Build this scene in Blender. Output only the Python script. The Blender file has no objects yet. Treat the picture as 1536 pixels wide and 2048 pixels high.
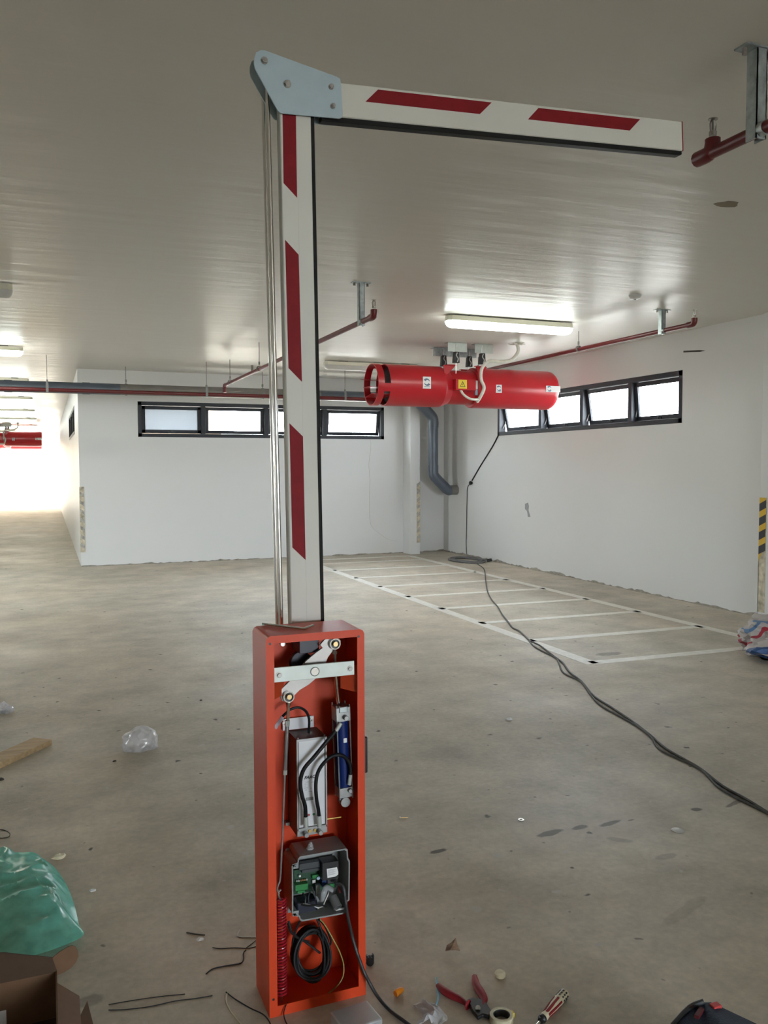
import bpy, bmesh, math, random
from mathutils import Vector, Matrix, noise
random.seed(4)
C = bpy.context.scene.collection
SC = bpy.context.scene
V = Vector
R = math.radians

# ------------------------------------------------------------------ camera
YAW, PITCH, ROLL, FPX, EYE = 0.37956, 0.05341, -0.00269, 1692.0, V((0, 0, 1.45))
_f = V((math.sin(YAW) * math.cos(PITCH), math.cos(YAW) * math.cos(PITCH), -math.sin(PITCH)))
_r0 = V((math.cos(YAW), -math.sin(YAW), 0)); _u0 = _r0.cross(_f)
_r = _r0 * math.cos(ROLL) + _u0 * math.sin(ROLL); _u = _u0 * math.cos(ROLL) - _r0 * math.sin(ROLL)
cam = bpy.data.cameras.new('camera'); camo = bpy.data.objects.new('camera', cam); C.objects.link(camo)
cam.sensor_fit = 'VERTICAL'; cam.sensor_height = 36.0; cam.lens = FPX / 2048 * 36.0
cam.clip_start = 0.05; cam.clip_end = 400
M3 = Matrix((_r, _u, -_f)).transposed()
camo.matrix_world = Matrix.Translation(EYE) @ M3.to_4x4()
SC.camera = camo

def at(x, y, X=None, Y=None, Z=None):
    """the point of the real plane X=, Y= or Z= that the photograph shows at pixel x, y"""
    d = _f + _r * ((x - 768) / FPX) - _u * ((y - 1024) / FPX)
    t = (X - EYE.x) / d.x if X is not None else (Y - EYE.y) / d.y if Y is not None else (Z - EYE.z) / d.z
    return EYE + d * t

# ------------------------------------------------------------------ sky, sun, exposure
w = bpy.data.worlds.new('overcast_sky'); SC.world = w; w.use_nodes = True
bg = w.node_tree.nodes['Background']; bg.inputs[0].default_value = (0.84, 0.93, 1.0, 1); bg.inputs[1].default_value = 21.0
sun = bpy.data.lights.new('sun', 'SUN'); sun.energy = 12; sun.color = (1.0, 0.88, 0.70); sun.angle = R(3)
suno = bpy.data.objects.new('sun', sun); C.objects.link(suno)
suno.rotation_euler = V((0.35, 0.75, -1.0)).to_track_quat('-Z', 'Y').to_euler()
SC.view_settings.view_transform = 'Standard'; SC.view_settings.look = 'None'
SC.view_settings.gamma = 1; SC.view_settings.exposure = 0.80; SC.view_settings.use_curve_mapping = False
SC.cycles.use_denoising = True
SC.cycles.max_bounces = 10; SC.cycles.diffuse_bounces = 6; SC.cycles.glossy_bounces = 4
SC.cycles.transparent_max_bounces = 12; SC.cycles.sample_clamp_indirect = 6.0
SC.cycles.caustics_reflective = False; SC.cycles.caustics_refractive = False
TUBE = 14.0

def portal(loc, rot, sx, sy):
    l = bpy.data.lights.new('daylight_portal', 'AREA'); l.shape = 'RECTANGLE'; l.size = sx; l.size_y = sy
    l.energy = 1; l.cycles.is_portal = True
    o = bpy.data.objects.new('daylight_portal', l); C.objects.link(o); o.location = loc; o.rotation_euler = rot
H = 2.88
XL, YF = -5.0, -11.0
XR, YB, XC, YE = 6.33, 13.10, 0.45, 37.0       # right wall, back wall, corridor wall, corridor end
portal((3.2, YB + 0.30, 2.17), (R(-90), 0, 0), 4.1, 0.6)      # back window, lets light in towards -Y
portal((XR + 0.30, 9.2, 2.19), (0, R(90), 0), 0.6, 4.2)
portal((-2.3, YE + 0.1, 1.45), (R(-90), 0, 0), 5.5, 2.9)
portal((XL - .3, 10.4, 1.05), (0, R(-90), 0), 2.1, 1.0)
portal((3.3, YF - .3, 1.17), (R(90), 0, 0), 4.2, 2.35)

# ------------------------------------------------------------------ materials
MATS = {}
def lin(c):
    return tuple(((v / 255) / 12.92 if v / 255 <= 0.04045 else ((v / 255 + 0.055) / 1.055) ** 2.4) for v in c)
def mat(name, col, rough=0.5, metal=0.0, var=0.0, scale=12.0, bump=0.0, bscale=60.0, emit=0.0, alpha=1.0, stretch=None, coat=0.0, spec=0.5, rvar=0.0):
    if name in MATS: return MATS[name]
    m = bpy.data.materials.new(name); m.use_nodes = True; nt = m.node_tree; N = nt.nodes; Lk = nt.links
    b = N['Principled BSDF']; b.inputs['Base Color'].default_value = (*col, 1)
    b.inputs['Roughness'].default_value = rough; b.inputs['Metallic'].default_value = metal
    b.inputs['Alpha'].default_value = alpha; b.inputs['Coat Weight'].default_value = coat
    b.inputs['Specular IOR Level'].default_value = spec
    if emit:
        b.inputs['Emission Color'].default_value = (*col, 1); b.inputs['Emission Strength'].default_value = emit
    if var or bump or rvar:
        tc = N.new('ShaderNodeTexCoord'); mp = N.new('ShaderNodeMapping'); Lk.new(tc.outputs['Object'], mp.inputs[0])
        if stretch: mp.inputs['Scale'].default_value = stretch
    if var or rvar:
        n = N.new('ShaderNodeTexNoise'); n.inputs['Scale'].default_value = scale; n.inputs['Detail'].default_value = 6
        Lk.new(mp.outputs[0], n.inputs[0])
    if var:
        r = N.new('ShaderNodeValToRGB'); Lk.new(n.outputs[0], r.inputs[0])
        r.color_ramp.elements[0].position = 0.3; r.color_ramp.elements[1].position = 0.7
        r.color_ramp.elements[0].color = (*[c * (1 - var) for c in col], 1)
        r.color_ramp.elements[1].color = (*[min(1, c * (1 + var)) for c in col], 1)
        Lk.new(r.outputs[0], b.inputs['Base Color'])
    if rvar:
        mr = N.new('ShaderNodeMapRange'); Lk.new(n.outputs[0], mr.inputs[0])
        mr.inputs[1].default_value = .3; mr.inputs[2].default_value = .7
        mr.inputs[3].default_value = rough - rvar; mr.inputs[4].default_value = rough + rvar
        Lk.new(mr.outputs[0], b.inputs['Roughness'])
    if bump:
        n2 = N.new('ShaderNodeTexNoise'); n2.inputs['Scale'].default_value = bscale; n2.inputs['Detail'].default_value = 4
        Lk.new(mp.outputs[0], n2.inputs[0])
        bp = N.new('ShaderNodeBump'); bp.inputs['Strength'].default_value = bump; bp.inputs['Distance'].default_value = 0.01
        Lk.new(n2.outputs[0], bp.inputs['Height']); Lk.new(bp.outputs[0], b.inputs['Normal'])
    MATS[name] = m
    return m
def glass_mat(name, tint=(1, 1, 1), frost=0.0):
    m = bpy.data.materials.new(name); m.use_nodes = True; nt = m.node_tree; N = nt.nodes; Lk = nt.links
    N.remove(N['Principled BSDF']); out = N['Material Output']
    t = N.new('ShaderNodeBsdfTransparent'); t.inputs[0].default_value = (*tint, 1)
    g = N.new('ShaderNodeBsdfGlossy'); g.inputs['Roughness'].default_value = 0.03
    lw = N.new('ShaderNodeLayerWeight'); lw.inputs[0].default_value = .5
    pw = N.new('ShaderNodeMath'); pw.operation = 'POWER'; pw.inputs[1].default_value = 5; Lk.new(lw.outputs['Facing'], pw.inputs[0])
    fr = N.new('ShaderNodeMath'); fr.operation = 'MULTIPLY_ADD'; fr.inputs[1].default_value = .9; fr.inputs[2].default_value = .04; Lk.new(pw.outputs[0], fr.inputs[0])
    mx = N.new('ShaderNodeMixShader'); Lk.new(fr.outputs[0], mx.inputs[0]); Lk.new(t.outputs[0], mx.inputs[1]); Lk.new(g.outputs[0], mx.inputs[2])
    last = mx
    if frost:
        tr = N.new('ShaderNodeBsdfTranslucent'); tr.inputs[0].default_value = (*tint, 1)
        m2 = N.new('ShaderNodeMixShader'); m2.inputs[0].default_value = frost
        Lk.new(mx.outputs[0], m2.inputs[1]); Lk.new(tr.outputs[0], m2.inputs[2]); last = m2
    Lk.new(last.outputs[0], out.inputs[0]); return m
def film_mat(name, col, clear, rough=0.25, gloss=0.12, trans=0.5):
    """thin plastic film: part see-through, part diffuse and translucent, with a sheen"""
    m = bpy.data.materials.new(name); m.use_nodes = True; nt = m.node_tree; N = nt.nodes; Lk = nt.links
    N.remove(N['Principled BSDF']); out = N['Material Output']
    t = N.new('ShaderNodeBsdfTransparent'); t.inputs[0].default_value = (*[min(1, c ** .5 + .12) for c in col], 1)
    d = N.new('ShaderNodeBsdfDiffuse'); d.inputs[0].default_value = (*col, 1)
    s = N.new('ShaderNodeBsdfTranslucent'); s.inputs[0].default_value = (*col, 1)
    g = N.new('ShaderNodeBsdfGlossy'); g.inputs['Roughness'].default_value = rough
    a = N.new('ShaderNodeMixShader'); a.inputs[0].default_value = trans; Lk.new(d.outputs[0], a.inputs[1]); Lk.new(s.outputs[0], a.inputs[2])
    b = N.new('ShaderNodeMixShader'); b.inputs[0].default_value = clear; Lk.new(a.outputs[0], b.inputs[1]); Lk.new(t.outputs[0], b.inputs[2])
    tc = N.new('ShaderNodeTexCoord'); n = N.new('ShaderNodeTexNoise'); n.inputs['Scale'].default_value = 14; n.inputs['Detail'].default_value = 3
    Lk.new(tc.outputs['Object'], n.inputs[0])
    mr = N.new('ShaderNodeMapRange'); mr.inputs[1].default_value = .35; mr.inputs[2].default_value = .65
    mr.inputs[3].default_value = max(0, clear - .2); mr.inputs[4].default_value = min(1, clear + .2)
    Lk.new(n.outputs[0], mr.inputs[0]); Lk.new(mr.outputs[0], b.inputs[0])
    c = N.new('ShaderNodeMixShader'); c.inputs[0].default_value = gloss; Lk.new(b.outputs[0], c.inputs[1]); Lk.new(g.outputs[0], c.inputs[2])
    Lk.new(c.outputs[0], out.inputs[0]); return m

def paint_mat(name, col, rough, streak, bump, var, spec=.4):
    """brushed emulsion or enamel on plaster: faint mottling, trowel waves in the relief, uneven gloss"""
    m = bpy.data.materials.new(name); m.use_nodes = True; nt = m.node_tree; N = nt.nodes; Lk = nt.links
    b = N['Principled BSDF']; b.inputs['Specular IOR Level'].default_value = spec
    tc = N.new('ShaderNodeTexCoord'); mp = N.new('ShaderNodeMapping'); mp.inputs['Scale'].default_value = streak
    Lk.new(tc.outputs['Object'], mp.inputs[0])
    n = N.new('ShaderNodeTexNoise'); n.inputs['Scale'].default_value = 1.0; n.inputs['Detail'].default_value = 5; Lk.new(mp.outputs[0], n.inputs[0])
    n2 = N.new('ShaderNodeTexNoise'); n2.inputs['Scale'].default_value = 0.7; n2.inputs['Detail'].default_value = 6; Lk.new(tc.outputs['Object'], n2.inputs[0])
    r = N.new('ShaderNodeValToRGB'); r.color_ramp.elements[0].position = .3; r.color_ramp.elements[1].position = .7
    r.color_ramp.elements[0].color = (*[c * (1 - var) for c in col], 1); r.color_ramp.elements[1].color = (*[c * (1 + var) for c in col], 1)
    Lk.new(n2.outputs[0], r.inputs[0]); Lk.new(r.outputs[0], b.inputs['Base Color'])
    mr = N.new('ShaderNodeMapRange'); mr.inputs[1].default_value = .3; mr.inputs[2].default_value = .7
    mr.inputs[3].default_value = rough - .02; mr.inputs[4].default_value = rough + .02
    Lk.new(n2.outputs[0], mr.inputs[0]); Lk.new(mr.outputs[0], b.inputs['Roughness'])
    bp = N.new('ShaderNodeBump'); bp.inputs['Strength'].default_value = bump; bp.inputs['Distance'].default_value = 0.02
    Lk.new(n.outputs[0], bp.inputs['Height']); Lk.new(bp.outputs[0], b.inputs['Normal'])
    MATS[name] = m; return m

def floor_mat():
    m = bpy.data.materials.new('worn_concrete'); m.use_nodes = True; nt = m.node_tree; N = nt.nodes; Lk = nt.links
    b = N['Principled BSDF']; tc = N.new('ShaderNodeTexCoord')
    def nz(scale, det, st=None, rough=.6):
        n = N.new('ShaderNodeTexNoise'); n.inputs['Scale'].default_value = scale; n.inputs['Detail'].default_value = det
        n.inputs['Roughness'].default_value = rough
        if st:
            mp = N.new('ShaderNodeMapping'); mp.inputs['Scale'].default_value = st; mp.inputs['Rotation'].default_value = (0, 0, .5)
            Lk.new(tc.outputs['Object'], mp.inputs[0]); Lk.new(mp.outputs[0], n.inputs[0])
        else: Lk.new(tc.outputs['Object'], n.inputs[0])
        return n
    def ramp(n, p0, c0, p1, c1):
        r = N.new('ShaderNodeValToRGB'); r.color_ramp.elements[0].position = p0; r.color_ramp.elements[1].position = p1
        r.color_ramp.elements[0].color = (*c0, 1); r.color_ramp.elements[1].color = (*c1, 1); Lk.new(n.outputs[0], r.inputs[0]); return r
    def mix(fac, a, c, mode='MIX'):
        x = N.new('ShaderNodeMix'); x.data_type = 'RGBA'; x.blend_type = mode
        if isinstance(fac, float): x.inputs[0].default_value = fac
        else: Lk.new(fac, x.inputs[0])
        Lk.new(a, x.inputs[6])
        if isinstance(c, tuple): x.inputs[7].default_value = (*c, 1)
        else: Lk.new(c, x.inputs[7])
        return x.outputs[2]
    big = ramp(nz(0.45, 4), .35, (.49, .452, .378), .66, (.59, .515, .412))
    mid = ramp(nz(2.2, 8, None, .68), .34, (.76, .76, .75), .66, (1.14, 1.14, 1.14))
    col = mix(1.0, big.outputs[0], mid.outputs[0], 'MULTIPLY')
    drag = ramp(nz(3.0, 5, (1, 2.2, 1)), .30, (.84, .84, .85), .55, (1.03, 1.03, 1.03))
    col = mix(.5, col, drag.outputs[0], 'MULTIPLY')
    fine = ramp(nz(38, 3), .3, (.88, .88, .88), .7, (1.1, 1.1, 1.1))
    col = mix(.8, col, fine.outputs[0], 'MULTIPLY')
    dots = ramp(nz(16, 2, None, .4), .695, (0, 0, 0), .725, (1, 1, 1))
    col = mix(dots.outputs[0], col, (.50, .48, .43))
    dk = ramp(nz(13, 2, None, .5), .24, (1, 1, 1), .29, (0, 0, 0))
    col = mix(dk.outputs[0], col, (.11, .10, .085))
    dist = nz(9, 4)
    for (px, py, ax, ay, rot, dep) in STAINS:
        c = at(px, py, Z=0)
        mp = N.new('ShaderNodeMapping'); mp.vector_type = 'TEXTURE'
        mp.inputs['Location'].default_value = (c.x, c.y, 0); mp.inputs['Rotation'].default_value = (0, 0, rot); mp.inputs['Scale'].default_value = (ax, ay, 1)
        Lk.new(tc.outputs['Object'], mp.inputs[0])
        ln = N.new('ShaderNodeVectorMath'); ln.operation = 'LENGTH'; Lk.new(mp.outputs[0], ln.inputs[0])
        ad = N.new('ShaderNodeMath'); ad.operation = 'MULTIPLY_ADD'; ad.inputs[1].default_value = 1.6; Lk.new(dist.outputs[0], ad.inputs[0]); Lk.new(ln.outputs['Value'], ad.inputs[2])
        mr = N.new('ShaderNodeMapRange'); mr.inputs[1].default_value = 1.55; mr.inputs[2].default_value = 1.85; mr.inputs[3].default_value = dep; mr.inputs[4].default_value = 0
        Lk.new(ad.outputs[0], mr.inputs[0])
        col = mix(mr.outputs[0], col, (.075, .062, .048))
    Lk.new(col, b.inputs['Base Color'])
    rr = N.new('ShaderNodeMapRange'); rr.inputs[1].default_value = .3; rr.inputs[2].default_value = .7; rr.inputs[3].default_value = .50; rr.inputs[4].default_value = .68; b.inputs['Specular IOR Level'].default_value = .35
    Lk.new(nz(1.2, 5).outputs[0], rr.inputs[0]); Lk.new(rr.outputs[0], b.inputs['Roughness'])
    bp = N.new('ShaderNodeBump'); bp.inputs['Strength'].default_value = .16; bp.inputs['Distance'].default_value = .01
    Lk.new(nz(22, 5).outputs[0], bp.inputs['Height']); Lk.new(bp.outputs[0], b.inputs['Normal'])
    return m
STAINS = [(1100, 1666, .07, .022, .15, .85), (1158, 1655, .045, .018, .1, .85), (1222, 1646, .06, .016, .2, .85), (1262, 1640, .02, .008, .2, .6), (878, 1702, .04, .016, .1, .85),
          (1392, 1619, .028, .02, .0, .8), (1470, 1606, .075, .014, .3, .7), (1370, 1822, .14, .025, .35, .2), (1238, 1680, .05, .02, -.7, .3), (800, 1860, .1, .13, .0, .18),
          (1218, 1308, .12, .05, 0, .5), (1330, 1714, .05, .02, 0, .3), (180, 2000, .05, .03, 0, .4)]

M = dict(
    wall=paint_mat('white_emulsion_wall', (.66, .665, .66), .42, (.8, .8, 3.0), .05, .02),
    ceil=paint_mat('glossy_ceiling_enamel', (.66, .635, .59), .33, (1.0, 6.0, 1), .42, .025, .14),
    conc=floor_mat(),
    ground=mat('sunlit_concrete_ground', (.42, .40, .37), .8, var=.15, scale=.6),
    facade=mat('warm_rendered_facade', (.42, .33, .23), .8, var=.1, scale=.5),
    line=mat('white_road_paint', (.74, .72, .66), .5, var=.10, scale=18, bump=.1),
    mortar=mat('rough_mortar', (.27, .25, .21), .9, var=.3, scale=20, bump=.5),
    alum=mat('dark_grey_window_aluminium', (.030, .033, .040), .5, 0, var=.1, spec=.3),
    glass=glass_mat('clear_window_glass'), frost=glass_mat('frosted_window_glass', (.20, .212, .226), .5),
    dglass=mat('dark_corridor_glass', (.02, .024, .035), .15),
    orange=mat('orange_powder_coat', (.60, .052, .009), .42, var=.05, scale=6, bump=.02, bscale=300, spec=.35),
    inner=mat('orange_powder_coat_shaded', (.40, .045, .011), .45, var=.08, scale=6, spec=.3),  # the same orange, darkened to paint in the shade inside the cabinet
    white=mat('white_boom_paint', (.62, .612, .56), .55, var=.03, scale=3),
    redtape=mat('red_reflective_tape', (.21, .008, .013), .6, var=.08, scale=30, spec=.2),
    rubber=mat('black_rubber', (.012, .012, .011), .6, var=.2, spec=.15),
    bluegrey=mat('pale_blue_grey_plate', (.40, .50, .555), .42, var=.03, scale=20),
    chrome=mat('polished_stainless', (.78, .76, .72), .09, 1.0),
    steel=mat('bolt_steel', (.34, .32, .29), .38, 1.0, var=.2, scale=60),
    zinc=mat('zinc_plate', (.50, .54, .51), .45, .35, var=.08, scale=18),
    galv=mat('galvanised_steel', (.36, .40, .40), .45, .7, var=.25, scale=30),
    castalu=mat('cast_aluminium', (.30, .30, .295), .42, .8, var=.1, scale=40),
    rawalu=mat('plain_grey_steel', (.42, .40, .38), .45, .55, var=.1, scale=30),
    brass=mat('brass', (.62, .43, .14), .3, 1.0),
    bronze=mat('bronze_bolt', (.50, .36, .18), .35, .9),
    blue=mat('blue_cylinder_paint', (.004, .018, .12), .4, var=.1, spec=.3),
    navy=mat('navy_plastic', (.012, .014, .030), .4),
    hose=mat('black_hydraulic_hose', (.009, .009, .010), .5, var=.2, scale=90, spec=.25),
    cable=mat('black_cable', (.013, .013, .014), .55, var=.2, scale=50, spec=.25),
    gcable=mat('dusty_floor_cable', (.05, .048, .040), .6, var=.3, scale=30),
    yg=mat('yellow_green_earth_wire', (.30, .28, .06), .5, var=.4, scale=60),
    panel=mat('silver_label_panel', (.66, .67, .70), .35, var=.02),
    label=mat('white_label', (.75, .75, .76), .5), ink=mat('black_print', (.03, .03, .035), .6), bluepr=mat('blue_grey_print', (.12, .17, .25), .6),
    greyplas=mat('grey_control_box_plastic', (.25, .265, .265), .5, var=.04),
    pcb=mat('green_circuit_board', (.012, .055, .026), .4, var=.4, scale=200),
    grnterm=mat('green_terminal', (.02, .20, .05), .4), blk=mat('black_plastic', (.012, .012, .013), .4), dgrey=mat('dark_grey_plastic', (.05, .055, .06), .4),
    ltblue=mat('pale_blue_sticker', (.42, .56, .72), .5), redwire=mat('red_wire', (.40, .02, .04), .5), whwire=mat('white_wire', (.65, .64, .62), .5), bluewire=mat('blue_wire', (.10, .38, .60), .4),
    spring=mat('red_spring', (.33, .010, .022), .3, coat=.3),
    fanred=mat('red_fan_paint', (.46, .014, .022), .30, var=.06, scale=3),
    fandark=mat('fan_core_black', (.012, .006, .006), .6),
    pipered=mat('red_fire_pipe_paint', (.13, .010, .012), .38, var=.15, scale=8),
    pvc=mat('grey_pvc_pipe', (.085, .105, .135), .38, var=.12, scale=4), pvcb=mat('dusty_pvc_pipe', (.19, .18, .165), .6, var=.12, scale=6),
    hang=mat('hanger_rod_steel', (.22, .22, .21), .5, .6), cream=mat('cream_lamp_housing', (.70, .68, .56), .4),
    tube=mat('lit_tube_diffuser', (.93, 1.0, .94), .4, emit=TUBE), dull=mat('unlit_diffuser', (.60, .60, .58), .35),
    conduit=mat('white_flexible_conduit', (.62, .60, .53), .5, var=.1, scale=30),
    yellow=mat('yellow_sign', (.72, .55, .04), .4), hazy=mat('hazard_yellow', (.62, .38, .015), .5), hazk=mat('hazard_black', (.018, .018, .018), .5),
    worn=mat('worn_guard_strip', (.50, .45, .34), .7, var=.45, scale=14),
    wood=mat('planed_timber', (.44, .31, .17), .65, var=.2, scale=5, stretch=(1, 12, 12)),
    card=mat('brown_cardboard', (.15, .080, .040), .8, var=.08, scale=30), cardshade=mat('brown_cardboard_shaded', (.060, .033, .017), .85, var=.08, scale=30),  # second brown is the same cardboard with the box's inner shade painted in
    cover=mat('pale_grey_coated_steel', (.46, .48, .50), .35, .45, var=.05), toolred=mat('red_tool_grip', (.24, .012, .018), .55, var=.1, spec=.25), toolblk=mat('blackened_jaw_steel', (.03, .03, .03), .4, .6),
    creamp=mat('cream_plastic', (.66, .60, .42), .45), orangep=mat('orange_plastic_cap', (.80, .26, .01), .35), tapey=mat('yellowed_tape', (.56, .52, .36), .4, var=.08),
    leaf=mat('dry_leaf', (.26, .17, .11), .85, var=.35, scale=60), tool_navy=mat('navy_tool_bag_fabric', (.012, .028, .060), .6, var=.45, scale=18, bump=.3, bscale=200), coral=mat('coral_red_tab', (.55, .05, .05), .5),
    darkred=mat('dark_red_print', (.10, .008, .012), .6), scuff=mat('grey_scuff', (.30, .31, .31), .7, var=.2, scale=20), slotk=mat('dark_slot', (.06, .05, .045), .9),
    greenfilm=film_mat('green_plastic_film', (.20, .74, .62), .26, .25, .15, .35), clearfilm=film_mat('clear_plastic_film', (.82, .82, .85), .28, .25, .12, .5),
    silver=mat('zinc_screw', (.55, .54, .52), .3, .9), lilac=mat('lilac_tag', (.50, .46, .55), .5),
)

# ------------------------------------------------------------------ mesh building
def basis(d):
    d = d.normalized(); a = V((0, 0, 1)) if abs(d.z) < .9 else V((1, 0, 0))
    x = a.cross(d).normalized(); return x, d.cross(x).normalized(), d
def smooth_path(pts, n=6):
    P = [V(p) for p in pts]
    if len(P) < 3 or n <= 1: return P
    E = [P[0] * 2 - P[1]] + P + [P[-1] * 2 - P[-2]]; out = []
    for i in range(1, len(E) - 2):
        a, b, c, d = E[i - 1:i + 3]
        for k in range(n):
            t = k / n
            out.append(.5 * ((2 * b) + (c - a) * t + (2 * a - 5 * b + 4 * c - d) * t * t + (3 * b - a - 3 * c + d) * t ** 3))
    return out + [P[-1]]
class MB:
    def __init__(s): s.v = []; s.f = []
    def add(s, vs, fs):
        k = len(s.v); s.v += [V(p) for p in vs]; s.f += [[i + k for i in f] for f in fs]; return s
    def box(s, a, b, rot=None, piv=None):
        (x0, y0, z0), (x1, y1, z1) = a, b
        vs = [V(p) for p in ((x0, y0, z0), (x1, y0, z0), (x1, y1, z0), (x0, y1, z0), (x0, y0, z1), (x1, y0, z1), (x1, y1, z1), (x0, y1, z1))]
        if rot:
            pv = V(piv) if piv else sum(vs, V()) / 8
            vs = [pv + rot @ (p - pv) for p in vs]
        return s.add(vs, [(0, 3, 2, 1), (4, 5, 6, 7), (0, 1, 5, 4), (1, 2, 6, 5), (2, 3, 7, 6), (3, 0, 4, 7)])
    def cyl(s, p0, p1, r0, r1=None, n=16, caps=True):
        p0, p1 = V(p0), V(p1); r1 = r0 if r1 is None else r1; x, y, d = basis(p1 - p0)
        ring = lambda p, r: [p + (x * math.cos(a) + y * math.sin(a)) * r for a in [2 * math.pi * i / n for i in range(n)]]
        fs = [(i, (i + 1) % n, n + (i + 1) % n, n + i) for i in range(n)]
        if caps: fs += [tuple(range(n))[::-1], tuple(range(n, 2 * n))]
        return s.add(ring(p0, r0) + ring(p1, r1), fs)
    def lathe(s, prof, org, axis, n=24, closed=False):
        """prof: (distance along axis, radius); closed joins last to first"""
        x, y, d = basis(V(axis)); o = V(org); vs = []; fs = []
        for (t, r) in prof:
            vs += [o + d * t + (x * math.cos(2 * math.pi * i / n) + y * math.sin(2 * math.pi * i / n)) * r for i in range(n)]
        m = len(prof); rng = range(m) if closed else range(m - 1)
        for j in rng:
            k = (j + 1) % m
            fs += [(j * n + i, j * n + (i + 1) % n, k * n + (i + 1) % n, k * n + i) for i in range(n)]
        if not closed:
            if prof[0][1] > 1e-6: fs.append(tuple(range(n))[::-1])
            if prof[-1][1] > 1e-6: fs.append(tuple(range((m - 1) * n, m * n)))
        return s.add(vs, fs)
    def tube(s, pts, r, n=8, sm=6, flat=1.0, taper=None):
        P = smooth_path(pts, sm); vs = []; fs = []
        d = (P[1] - P[0]).normalized(); x, y, _ = basis(d)
        for i, p in enumerate(P):
            dn = (P[min(i + 1, len(P) - 1)] - P[max(i - 1, 0)]).normalized()
            q = d.rotation_difference(dn); x = q @ x; y = q @ y; d = dn
            rr = r if taper is None else r * taper(i / (len(P) - 1))
            vs += [p + (x * math.cos(2 * math.pi * k / n) + y * math.sin(2 * math.pi * k / n) * flat) * rr for k in range(n)]
        for i in range(len(P) - 1):
            fs += [(i * n + k, i * n + (k + 1) % n, (i + 1) * n + (k + 1) % n, (i + 1) * n + k) for k in range(n)]
        fs += [tuple(range(n))[::-1], tuple(range((len(P) - 1) * n, len(P) * n))]
        return s.add(vs, fs)
    def prism(s, poly, dirv):
        P = [V(p) for p in poly]; n = len(P); dv = V(dirv)
        return s.add(P + [p + dv for p in P], [tuple(range(n))[::-1], tuple(range(n, 2 * n))] + [(i, (i + 1) % n, n + (i + 1) % n, n + i) for i in range(n)])
    def ball(s, c, r, n=12, sc=(1, 1, 1)):
        c = V(c); m = n // 2; vs = [c + V((0, 0, r * sc[2]))]; fs = []
        for j in range(1, m):
            t = math.pi * j / m
            vs += [c + V((math.sin(t) * math.cos(2 * math.pi * i / n) * sc[0], math.sin(t) * math.sin(2 * math.pi * i / n) * sc[1], math.cos(t) * sc[2])) * r for i in range(n)]
        vs.append(c - V((0, 0, r * sc[2])))
        fs += [(0, 1 + i, 1 + (i + 1) % n) for i in range(n)]
        for j in range(m - 2):
            a = 1 + j * n
            fs += [(a + i, a + n + i, a + n + (i + 1) % n, a + (i + 1) % n) for i in range(n)]
        a = 1 + (m - 2) * n; fs += [(len(vs) - 1, a + (i + 1) % n, a + i) for i in range(n)]
        return s.add(vs, fs)
    def build(s, name, m, parent=None, bevel=0.0, smooth=40, seg=2):
        me = bpy.data.meshes.new(name)
        if parent is not None: org = V(parent['_org'])
        else:
            lo = [min(p[i] for p in s.v) for i in range(3)]; hi = [max(p[i] for p in s.v) for i in range(3)]
            org = V(((lo[0] + hi[0]) / 2, (lo[1] + hi[1]) / 2, lo[2]))
        me.from_pydata([p - org for p in s.v], [], s.f); me.update()
        bm = bmesh.new(); bm.from_mesh(me); bmesh.ops.recalc_face_normals(bm, faces=bm.faces); bm.to_mesh(me); bm.free()
        if smooth:
            for p in me.polygons: p.use_smooth = True
            me.set_sharp_from_angle(angle=R(smooth))
        me.materials.append(m if not isinstance(m, str) else M[m])
        o = bpy.data.objects.new(name, me); C.objects.link(o); o['_org'] = list(org)
        if parent is not None: o.parent = parent
        else: o.location = org
        if bevel:
            b = o.modifiers.new('bevel', 'BEVEL'); b.width = bevel; b.segments = seg; b.limit_method = 'ANGLE'; b.angle_limit = R(35)
        return o
def thing(name, label, cat, loc, group=None):
    o = bpy.data.objects.new(name, None); C.objects.link(o); o.location = loc; o['_org'] = list(loc); o.empty_display_size = .05
    o['label'] = label; o['category'] = cat
    if group: o['group'] = group
    return o
def tag(o, label, cat, group=None):
    o['label'] = label; o['category'] = cat
    if group: o['group'] = group
    return o
def struct(o): o['kind'] = 'structure'; return o
def structure_root(name, loc):
    o = bpy.data.objects.new(name, None); C.objects.link(o); o.location = loc; o['_org'] = list(loc); o['kind'] = 'structure'; return o
def copy_tree(o, off, parent=None):
    c = o.copy(); C.objects.link(c)
    if parent is None: c.location = V(o.location) + V(off)
    else: c.parent = parent
    for ch in list(o.children): copy_tree(ch, off, c)
    return c
def text(name, s, size, org, xa, ya, m, parent, shear=0.0, sx=1.0, off=0.0):
    cu = bpy.data.curves.new('t', 'FONT'); cu.body = s; cu.size = size; cu.shear = shear; cu.offset = off; cu.resolution_u = 2
    t = bpy.data.objects.new('t', cu); me = bpy.data.meshes.new_from_object(t)
    xa, ya = V(xa).normalized(), V(ya).normalized(); b = MB()
    b.add([V(org) + xa * v.co.x * sx + ya * v.co.y for v in me.vertices], [tuple(p.vertices) for p in me.polygons])
    bpy.data.objects.remove(t); bpy.data.meshes.remove(me)
    return b.build(name, m, parent, smooth=0)

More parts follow.
